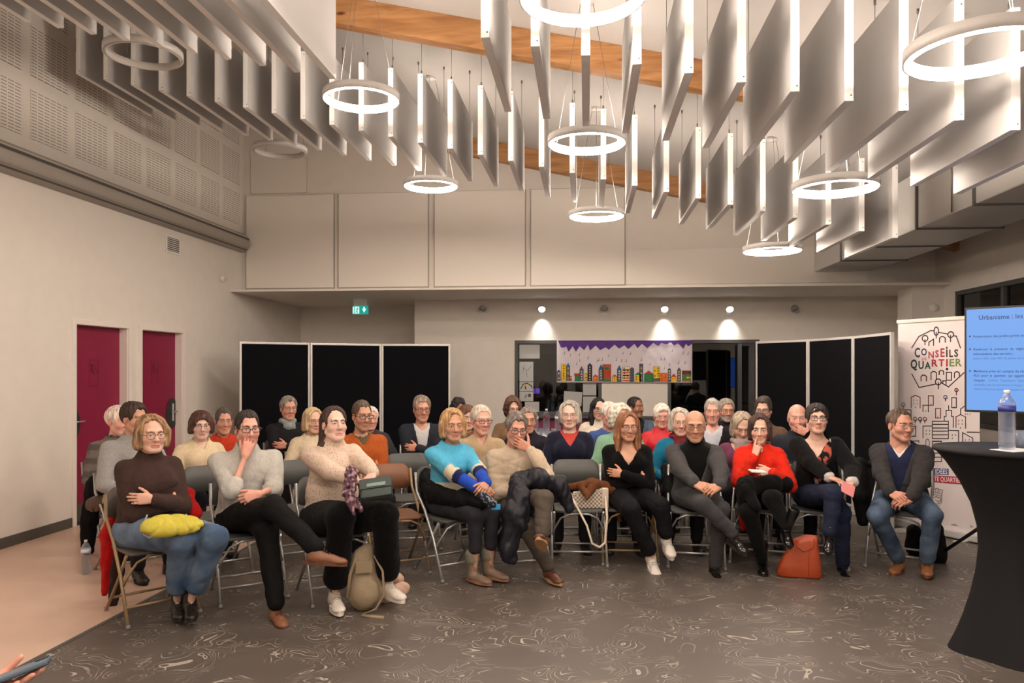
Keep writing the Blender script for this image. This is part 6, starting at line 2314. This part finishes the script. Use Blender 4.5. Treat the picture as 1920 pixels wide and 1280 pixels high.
MATS['clear_plastic'] = m
mat('label_blue', srgb(52, 62, 140), .4)
mat('label_white', srgb(220, 226, 236), .4)
mat('cap_white', srgb(225, 225, 230), .4)
mat('cap_blue', srgb(50, 80, 160), .4)
mat('tablecloth_black', (.009, .009, .0105), .75, bump=.05, bscale=400, spec=.25)
mat('paper_white', srgb(228, 228, 226), .7)


def bottle(label, loc, k=1.0, lab='label_blue', cap_='cap_white', group=None):
    t = thing('water_bottle', label, 'bottle', loc, 0, group)
    pr = [(0.0, 0.004), (.034, .0), (.041, .012)]
    for j in range(8):
        z = .03 + j * .021
        pr += [(.0425, z), (.0395, z + .0105)]
    pr += [(.0425, .205), (.0425, .243), (.040, .255), (.026, .285), (.0145, .300), (.0145, .312)]
    MB().lathe([(a * k, c * k) for a, c in pr], 24).build('bottle_body', 'clear_plastic', t)
    MB().lathe([(.0432 * k, .208 * k), (.0432 * k, .242 * k)], 24).build('paper_label', lab, t)
    MB().lathe([(0, .306 * k), (.0155 * k, .306 * k), (.0155 * k, .325 * k), (0, .326 * k)], 16).build('cap', cap_, t)
    return t


# cocktail table in a black stretch cover
p = P(1893, 690, 4.30)
e = thing('cocktail_table', 'tall round cocktail table in black stretch cover at the right edge', 'table', (p.x, p.y, 0))
prof = [(.285, 0.0), (.278, .02), (.250, .09), (.218, .19), (.185, .32), (.160, .46), (.150, .58), (.158, .70), (.190, .83), (.245, .95), (.315, 1.06), (.368, 1.125), (.382, 1.14)]
q = MB()
n = 48
vs = []
for (r, z) in prof:
    for j in range(n):
        a = 2 * math.pi * j / n
        lob = 1 + .10 * math.cos(4 * a + .5) * max(0, 1 - z / .9)
        vs.append((r * lob * math.cos(a), r * lob * math.sin(a), z))
fs = [[i * n + j, i * n + (j + 1) % n, (i + 1) * n + (j + 1) % n, (i + 1) * n + j] for i in range(len(prof) - 1) for j in range(n)]
q.add(vs, fs, 0, True)
q.build('stretch_cover', 'tablecloth_black', e)
MB().lathe([(0, 1.128), (.382, 1.128), (.386, 1.138), (.382, 1.150), (0, 1.151)], 48).build('table_top', 'tablecloth_black', e)
MB().tube([(0, 0, .05), (0, 0, 1.13)], .035, 10).build('column', 'black_plate', e)
tz = 1.151
b1 = P(1888, 845, 4.18)
bottle('large clear water bottle with blue label on the black cocktail table', (b1.x, b1.y, tz + .004), 1.0)
b2 = P(1914, 845, 4.28)
e = thing('drinking_glass', 'clear drinking glass behind the bottle on cocktail table', 'glass', (b2.x, b2.y, tz + .004))
MB().lathe([(0, .004), (.027, .0), (.034, .095), (.032, .095), (.0255, .008), (0, .010)], 20).build('tumbler', 'clear_plastic', e)
o = MB().box((-.105, -.07, 0), (.105, .07, .003)).build('paper_sheet', 'paper_white')
o.location = (b1.x + .04, b1.y - .01, tz)
o.rotation_euler = (0, 0, R(24))
tag(o, 'white paper sheet under the bottle on the cocktail table', 'paper')

# small bottle on the beige floor at left
p = FL(161, 1076)
bottle('clear water bottle standing on the beige floor at left', (p.x, p.y, 0), .82, 'label_white')

# buffet table far back with bottles and glasses
p = P(1022, 690, 9.9)
e = thing('buffet_table', 'buffet table with white top behind the audience', 'table', (p.x, p.y, 0))
MB().box((-.55, -.35, .72), (.65, .35, .75)).build('table_top', 'table_white', e, bevel=.006)
for sx in (-.5, .6):
    for sy in (-.3, .3):
        MB().tube([(sx, sy, 0), (sx, sy, .72)], .02, 8).build('leg', 'chair_silver', e)
mat('wine_fuchsia', srgb(120, 36, 70), .3)
mat('label_green', srgb(70, 140, 90), .5)
for (dx, dy, k, lb, cp, tx) in ((-.12, -.1, .95, 'label_white', 'cap_white', 'clear bottle with white label on the buffet, left of the fuchsia one'), (.02, -.05, 1.0, 'wine_fuchsia', 'cap_white', 'bottle with fuchsia label on the buffet table'), (.16, .1, .9, 'label_white', 'cap_blue', 'rightmost bottle on the buffet table, with blue cap'), (-.2, .1, .85, 'label_green', 'cap_white', 'bottle with green label at the back of the buffet')):
    bottle(tx, (p.x + dx, p.y + dy, .75), k, lb, cp, 'bottles on the buffet')
for j in range(4):
    g_ = thing('drinking_glass', 'small clear glass on the buffet, %s of four' % ('leftmost', 'second from left', 'third from left', 'rightmost')[j], 'glass', (p.x - .12 + j * .08, p.y - .24 + .03 * (j % 2), .75), 0, 'glasses on the buffet')
    MB().lathe([(0, .004), (.024, .0), (.032, .085), (.030, .085), (.022, .008), (0, .010)], 14).build('tumbler', 'clear_plastic', g_)

# ================================================================== roll-up banner
def on_plane(o3, xd, u, v):
    """picture point to (x, z) on an upright plane through o3 along xd"""
    c0 = Vector((0, 0, CH))
    dr = P(u, v, 1.0) - c0
    nn = Vector((xd.y, -xd.x, 0))
    t = (o3 - c0).dot(nn) / dr.dot(nn)
    q_ = c0 + dr * t - o3
    return q_.dot(xd), q_.z


BL = flat(P(1684, 690, 7.72))
BR = flat(P(1837, 690, 6.95))
bx_ = (BR - BL).normalized()
BW = (BR - BL).length
e = thing('roll_up_banner', 'white roll-up banner printed with city drawings and CONSEiLS DE QUARTIER', 'banner', BL, math.atan2(bx_.y, bx_.x))
mat('banner_white', srgb(226, 216, 216), .5)
MB().box((0, 0, .075), (BW, .003, 2.06)).build('print_sheet', 'banner_white', e)
MB().box((-.01, -.012, 2.05), (BW + .01, .018, 2.085)).build('top_bar', 'rail_light', e, bevel=.004)
MB().box((-.01, -.05, .012), (BW + .01, .06, .08)).build('base_housing', 'frame_alu', e, bevel=.012)
for xx in (.1, BW - .15):
    MB().box((xx, -.16, 0), (xx + .07, .16, .014)).build('foot', 'frame_alu', e, bevel=.004)
MB().tube([(BW / 2, .03, .05), (BW / 2, .03, 2.06)], .010, 8).build('support_pole', 'frame_alu', e)
for nm, c_ in (('ink_dark', (56, 46, 52)), ('ink_navy', (52, 58, 100)), ('ink_rose', (170, 60, 76)), ('ink_black', (30, 24, 28)), ('ink_orange', (222, 124, 96)), ('ink_forest', (36, 62, 54)), ('ink_red', (166, 36, 44)), ('ink_olive', (112, 134, 76)), ('ink_maroon', (120, 54, 60)), ('band_blue', (50, 74, 136)), ('band_red', (176, 34, 50)), ('ink_white', (235, 232, 232)), ('ink_grey', (120, 112, 116))):
    mat(nm, srgb(*c_), .6)
IM = ['ink_dark', 'ink_navy', 'ink_rose', 'ink_black', 'ink_orange', 'ink_forest', 'ink_red', 'ink_olive', 'ink_maroon', 'band_blue', 'band_red', 'ink_white', 'ink_grey']
W_ = lambda x, y: on_plane(BL, bx_, 1680 + x / 8.0, 590 + y / 8.0)           # from the logo close-up (8 px per px)
W2 = lambda x, y: on_plane(BL, bx_, 1680 + x * 180 / 794, 740 + y * 290 / 1280)  # from the lower close-up
BQ = []


def next_print(nm):
    g_ = Print()
    g_.layer = 3
    BQ.append((nm, g_))
    return g_


q = next_print('emblem_drawing')
LW = .0105
ln = lambda pts, mi=0, w_=LW, T=W_, cl=False: q.line([T(*a) for a in pts], w_, mi, cl)


def ci(x, y, r, mi=0, w_=LW, T=W_, ry=None):
    c_ = T(x, y)
    e1 = T(x + r, y)
    e2 = T(x, y - (ry or r))
    q.circ(c_[0], c_[1], abs(e1[0] - c_[0]), w_, mi, abs(e2[1] - c_[1]))


ln([(240, 490), (345, 325), (525, 235), (570, 242)])
ln([(642, 262), (775, 288)])
ln([(865, 315), (905, 320), (968, 495)])
ci(605, 245, 34, ry=62)
ln([(605, 265), (605, 345)])
ci(822, 297, 43)
ln([(820, 310), (820, 398)])
ci(437, 353, 43)
ln([(436, 375), (436, 447)])
ln([(495, 458), (495, 410), (565, 365), (565, 455)])
ln([(655, 410), (655, 350), (680, 328), (715, 328), (740, 350), (740, 408)])
q = next_print('emblem_drawing')
# lower half of the emblem
ln([(240, 888), (348, 1090), (590, 1040)])
ln([(680, 1018), (790, 1080), (1020, 868)])
ln([(378, 990), (378, 925), (400, 905), (435, 905), (458, 925), (458, 990)])
ln([(527, 968), (527, 870), (550, 852), (585, 852), (608, 870), (608, 965)])
ln([(650, 895), (650, 850), (670, 835), (700, 835), (716, 850), (716, 892)])
ln([(757, 862), (833, 862), (833, 980), (757, 980)], cl=True)
ln([(878, 940), (878, 875), (900, 855), (930, 855), (952, 875), (952, 912)])
ci(635, 1005, 44)
ln([(637, 1020), (637, 1108)])
ln([(705, 1030), (705, 990), (752, 990), (752, 1050)])
q = next_print('lettering')
# lettering
for (ch, x0, x1, yt, yb, mi) in (('C', 280, 362, 490, 642, 1), ('O', 378, 465, 500, 612, 1), ('N', 488, 570, 548, 655, 2), ('S', 588, 645, 528, 638, 2), ('E', 668, 732, 500, 634, 2), ('i', 752, 776, 475, 634, 3), ('L', 800, 858, 520, 634, 3), ('S', 874, 935, 515, 632, 3),
                                  ('D', 392, 425, 640, 682, 4), ('E', 432, 462, 638, 682, 4), ('Q', 220, 322, 665, 838, 5), ('U', 338, 418, 690, 815, 5), ('A', 432, 522, 705, 812, 5), ('R', 538, 628, 668, 776, 6), ('T', 640, 728, 664, 774, 6), ('I', 752, 778, 660, 774, 6), ('E', 802, 880, 660, 774, 7), ('R', 895, 988, 655, 772, 7)):
    a, c = W_(x0, yb), W_(x1, yt)
    vs, fs, wd = text_shape(ch, 1.0, .028)
    xs_, zs_ = [v[0] for v in vs], [v[2] for v in vs]
    x_0, x_1, z_0, z_1 = min(xs_), max(xs_), min(zs_), max(zs_)
    q.mb.add([(a[0] + (v[0] - x_0) / max(x_1 - x_0, 1e-6) * (c[0] - a[0]), -.0018, a[1] + (v[2] - z_0) / (z_1 - z_0) * (c[1] - a[1])) for v in vs], fs, mi)
ci(767, 812, 8, 3, .012)
q = next_print('town_drawing')
# the town below
def town(T):
    l2 = lambda pts, mi=0, cl=False, w_=.009: q.line([T(*a) for a in pts], w_, mi, cl)
    l2([(126, 105), (126, 20), (163, 4), (200, 20), (200, 108)], 8)
    l2([(268, 8), (310, 8), (310, 86), (268, 86)], 8, True)
    l2([(224, 138), (224, 86), (268, 86), (268, 140)])
    l2([(328, 112), (369, 112), (369, 192), (328, 192)], 8, True)
    l2([(462, 24), (500, 24), (500, 106), (462, 106)], 0, True)
    l2([(400, 215), (400, 178), (415, 178), (415, 128), (460, 128), (460, 178), (475, 178), (475, 268)])
    l2([(436, 128), (436, 90)])
    l2([(497, 270), (497, 182), (535, 163), (576, 182), (576, 276)], 8)
    l2([(535, 163), (535, 118), (565, 95)])
    l2([(302, 218), (434, 218), (434, 362), (302, 362)], 0, True)
    for yy in (244, 274, 300, 330):
        l2([(302, yy), (430, yy)])
    l2([(224, 355), (224, 258), (302, 258)])
    l2([(436, 293), (518, 296), (518, 428)])
    l2([(552, 398), (552, 312), (635, 358), (635, 402)])
    l2([(590, 308), (692, 310)])
    l2([(518, 402), (690, 408)])
    l2([(302, 478), (302, 384), (376, 384), (376, 470)])
    l2([(296, 482), (378, 482), (378, 552), (296, 552)])
    l2([(296, 515), (378, 515)])
    l2([(28, 124), (125, 124), (125, 262)])
    l2([(130, 262), (164, 262), (164, 342), (130, 342)])
    l2([(130, 384), (190, 380), (190, 392)])
    for (x, y, mi) in ((62, 82, 12), (410, 20, 1), (160, 200, 8), (201, 202, 3), (240, 202, 8)):
        c_ = T(x, y)
        e1 = T(x + 14, y)
        q.circ(c_[0], c_[1], abs(e1[0] - c_[0]), .008, mi)
        l2([(x, y + 4), (x, y + 30)], mi)
    c_ = T(262, 398)
    e1, e2 = T(278, 398), T(262, 366)
    q.circ(c_[0], c_[1], abs(e1[0] - c_[0]), .008, 12, abs(e2[1] - c_[1]))
    for (x, y) in ((148, 42), (176, 42), (148, 70), (176, 70), (162, 98), (250, 292), (278, 292), (250, 320), (278, 320), (466, 328), (494, 328), (466, 356), (492, 390), (520, 208), (548, 208), (518, 236), (548, 236), (532, 268), (322, 408), (356, 408), (322, 438), (356, 438), (575, 370), (606, 366), (248, 128), (290, 74), (346, 180), (482, 96), (148, 330), (575, 155), (612, 155), (590, 155)):
        l2([(x, y), (x, y + 9)], 0, False, .006)


town(W2)
l_ = on_plane(BL, bx_, 1680 + 908 / 8, 590 + 1130 / 8)
q.circ(l_[0], l_[1], .016, .009, 8)
q.line([l_, (l_[0], l_[1] - .045)], .009, 8)
q = next_print('word_band')
# bands with words
q.layer = 4
q.poly([W2(190, 600), W2(437, 612), W2(437, 664), W2(190, 650)], 9)
q.poly([W2(130, 655), W2(560, 680), W2(560, 742), W2(130, 708)], 10)
q.layer = 6
for (t_, x0, y0, x1, y1, hgt, mi) in (('IDÉES', 325, 650, 427, 655, 36, 11), ('TE QUARTIER', 318, 712, 548, 728, 38, 11)):
    a, c = W2(x0, y0), W2(x1, y1)
    hz = W2(x0, y0 - hgt)[1] - a[1]
    vs, fs, wd = text_shape(t_, 1.0, .012)
    zmax = .70
    q.mb.add([(a[0] + v[0] / wd * (c[0] - a[0]), -.0036, a[1] + (c[1] - a[1]) * v[0] / wd + v[2] / zmax * hz) for v in vs], fs, mi)
q = next_print('crest_drawing')
# town crest and web address
l3 = lambda pts, mi=12, w_=.006, cl=False: q.line([W2(*a) for a in pts], w_, mi, cl)
l3([(290, 800), (292, 775), (320, 780), (340, 772), (360, 782), (388, 790), (380, 815), (378, 890), (340, 905), (300, 880), (300, 830)], cl=True)
l3([(296, 805), (380, 815)])
l3([(300, 822), (378, 832)])
for xx in (312, 330, 348, 364):
    l3([(xx, 782), (xx, 804)])
l3([(320, 850), (335, 838), (350, 852), (366, 842), (372, 870), (350, 885), (330, 870)], 12)
q = next_print('web_address')
a, c = W2(458, 1078), W2(640, 1098)
vs, fs, wd = text_shape('ville-           .fr', 1.0, .006)
q.mb.add([(a[0] + v[0] / wd * (c[0] - a[0]), -.0036, a[1] + (c[1] - a[1]) * v[0] / wd + v[2] * .024) for v in vs], fs, 0)
for nm, g_ in BQ:
    g_.mb.build(nm, IM, e, recalc=False)

# ================================================================== television on a tripod stand
TL = P(1808, 690, 5.25)
ang = TH - R(45)
txd = Vector((math.cos(ang), math.sin(ang), 0))
TW, THt = 1.24, .715
zt = TL.z + (HOR - 577) / FPX * 5.25
e = thing('television', 'large television showing a light-blue slide about urbanism at the right edge', 'television', (TL.x, TL.y, 0), ang)
zb = zt - THt
MB().box((0, 0, zb), (TW, .05, zt)).build('casing', 'black_plate', e, bevel=.006)
mat('screen_blue', (.02, .02, .03), .3, emit=srgb(118, 178, 255), estr=.46)
mat('slide_ink', (.01, .01, .02), .5, emit=srgb(28, 60, 120), estr=.36)
mat('slide_soft', (.01, .01, .02), .5, emit=srgb(70, 118, 190), estr=.42)
MB().box((.014, -.002, zb + .016), (TW - .014, .001, zt - .014)).build('screen', 'screen_blue', e)
To = Vector((TL.x, TL.y, 0))


def slide_line(vs, fs, mi):
    MB().add(vs, fs, 0).build('text_line', ['slide_ink', 'slide_soft'][mi], e, recalc=False)


T3 = lambda x, y: on_plane(To, txd, 1800 + x * 120 / 698, 570 + y * 220 / 1280)
x_a, z_a = T3(203, 172)
cap = T3(203, 120)[1] - z_a
vs, fs, wd = text_shape('Urbanisme : les é', 1.0, .008)
k_ = (T3(698, 140)[0] - x_a) / text_shape('Urbanisme : les ', 1.0, .008)[2] * .98
slide_line([(x_a + v[0] * k_, -.004, z_a + v[2] / .72 * cap) for v in vs], fs, 0)
body = [('Préservation des jardins privés et', 146, 366, 698, 345, 0, 26), ('Renforcer  la  présence  de  végét', 148, 505, 698, 490, 0, 26), ('bétonisation des terrains :', 148, 555, 585, 548, 0, 26), ('passe à 50%, sont 40% de pleine terre', 148, 602, 698, 588, 1, 24),
        ('Meilleure prise en compte du ris', 150, 742, 698, 735, 0, 26), ('PLU  pour  le  quartier,  qui  appart', 150, 790, 698, 788, 0, 26), ('risques', 150, 840, 270, 838, 0, 26), (': Limiter  l\'exposition  dans', 295, 840, 698, 840, 1, 24),
        ('sensibles par le territoire à risque :', 152, 888, 698, 890, 1, 24), ('respect des prescriptions : Hauteur m', 150, 934, 698, 938, 1, 24)]
for (t_, x0, y0, x1, y1, mi, hgt) in body:
    a, c = T3(x0, y0), T3(x1, y1)
    vs, fs, wd = text_shape(t_, 1.0, .010 if mi == 0 else 0.0)
    hz = T3(x0, y0 - hgt)[1] - a[1]
    slide_line([(a[0] + v[0] / wd * (c[0] - a[0]), -.004, a[1] + v[2] / .72 * hz) for v in vs], fs, mi)
for yy in (352, 492, 728):
    a = T3(110, yy)
    MB().add([(a[0] + .006 * math.cos(t), -.004, a[1] + .006 * math.sin(t)) for t in [k * .9 for k in range(7)]], [list(range(7))], 0).build('bullet', 'slide_ink', e, recalc=False)
MB().box((.42, .05, zb + .15), (.82, .09, zt - .15)).build('bracket', 'black_plate', e)
MB().tube([(.62, .14, .55), (.62, .14, zb + .45)], .022, 10).build('pole', 'black_plate', e)
MB().box((.58, .09, zb + .3), (.66, .16, zb + .38)).build('clamp', 'black_plate', e)
iv = Matrix.Translation((TL.x, TL.y, 0)) @ Matrix.Rotation(ang, 4, 'Z')
ft = iv.inverted() @ FL(1752, 1048)
for tgt in (ft, Vector((.2, -.55, 0)), Vector((1.3, .35, 0))):
    MB().tube([(.62, .14, 1.0), (.62 + (tgt.x - .62) * .5, .14 + (tgt.y - .14) * .5, .506), (tgt.x, tgt.y, .012)], .014, 8).build('leg', 'black_plate', e)

# second screen behind the camera, mirrored in the hatch pane
mat('screen_far', (.02, .02, .03), .4, emit=srgb(60, 120, 240), estr=.75)
e = thing('presenter_screen', 'lit blue screen on a stand behind the camera, seen only as a reflection', 'screen', (4.33, 1.0, 0))
MB().box((-.40, -.04, 1.0), (.40, .0, 1.92)).build('casing', 'black_plate', e, bevel=.006)
MB().box((-.38, .0, 1.02), (.38, .006, 1.90)).build('screen', 'screen_far', e)
MB().tube([(0, -.04, .03), (0, -.04, 1.2)], .03, 10).build('pole', 'black_plate', e)
MB().box((-.3, -.25, 0), (.3, .15, .03)).build('base', 'black_plate', e, bevel=.008)

# ================================================================== hand with a phone at the lower left corner
r_, L_, A_, hc_ = person('X1', 'person at the lower left corner, only the hand holding a phone in view', (-330, 935), 1.80, turn=44, face=40, pitch=-16, hi=True, sex='f', skin='pink', hair=('bob', (80, 60, 48)), top=dict(mat='wool', col=(70, 70, 80), neck='crew'),
                         arms=('lap', ('lap', dict(w=(-48, 1300, 1.80), h=(-1, -.4, -.6), f=(.0, 1, .22), p=(.1, -.22, 1), pose='flat'))), seed=4)
x, y, rz, kind, pid = CHAIRS[-1]
place_chair(x, y, rz, kind, 'folding chair under the person at the lower left corner')
el_, wr_, fd_, pm_, po_ = A_[-1]
wp = r_.matrix_basis @ Vector(wr_ + fd_ * .105 + np.array((0, 0, .030)))
fw = r_.matrix_basis.to_3x3() @ Vector(fd_)
fa = math.atan2(fw.y, fw.x)
mat('phone_back', srgb(84, 104, 122), .35)
e = thing('mobile_phone', 'grey-blue mobile phone in a hand at the lower left corner', 'phone', wp)
e.rotation_euler = (R(16), R(-8), fa - R(90) + R(28))
MB().box((-.034, -.070, -.005), (.034, .070, .005)).build('case', 'phone_back', e, bevel=.004)
MB().box((-.033, -.071, -.0056), (.033, .071, -.005)).build('display', 'black_plate', e)
MB().box((-.030, .040, .005), (-.008, .068, .0072)).build('camera_bump', 'black_plate', e, bevel=.001)
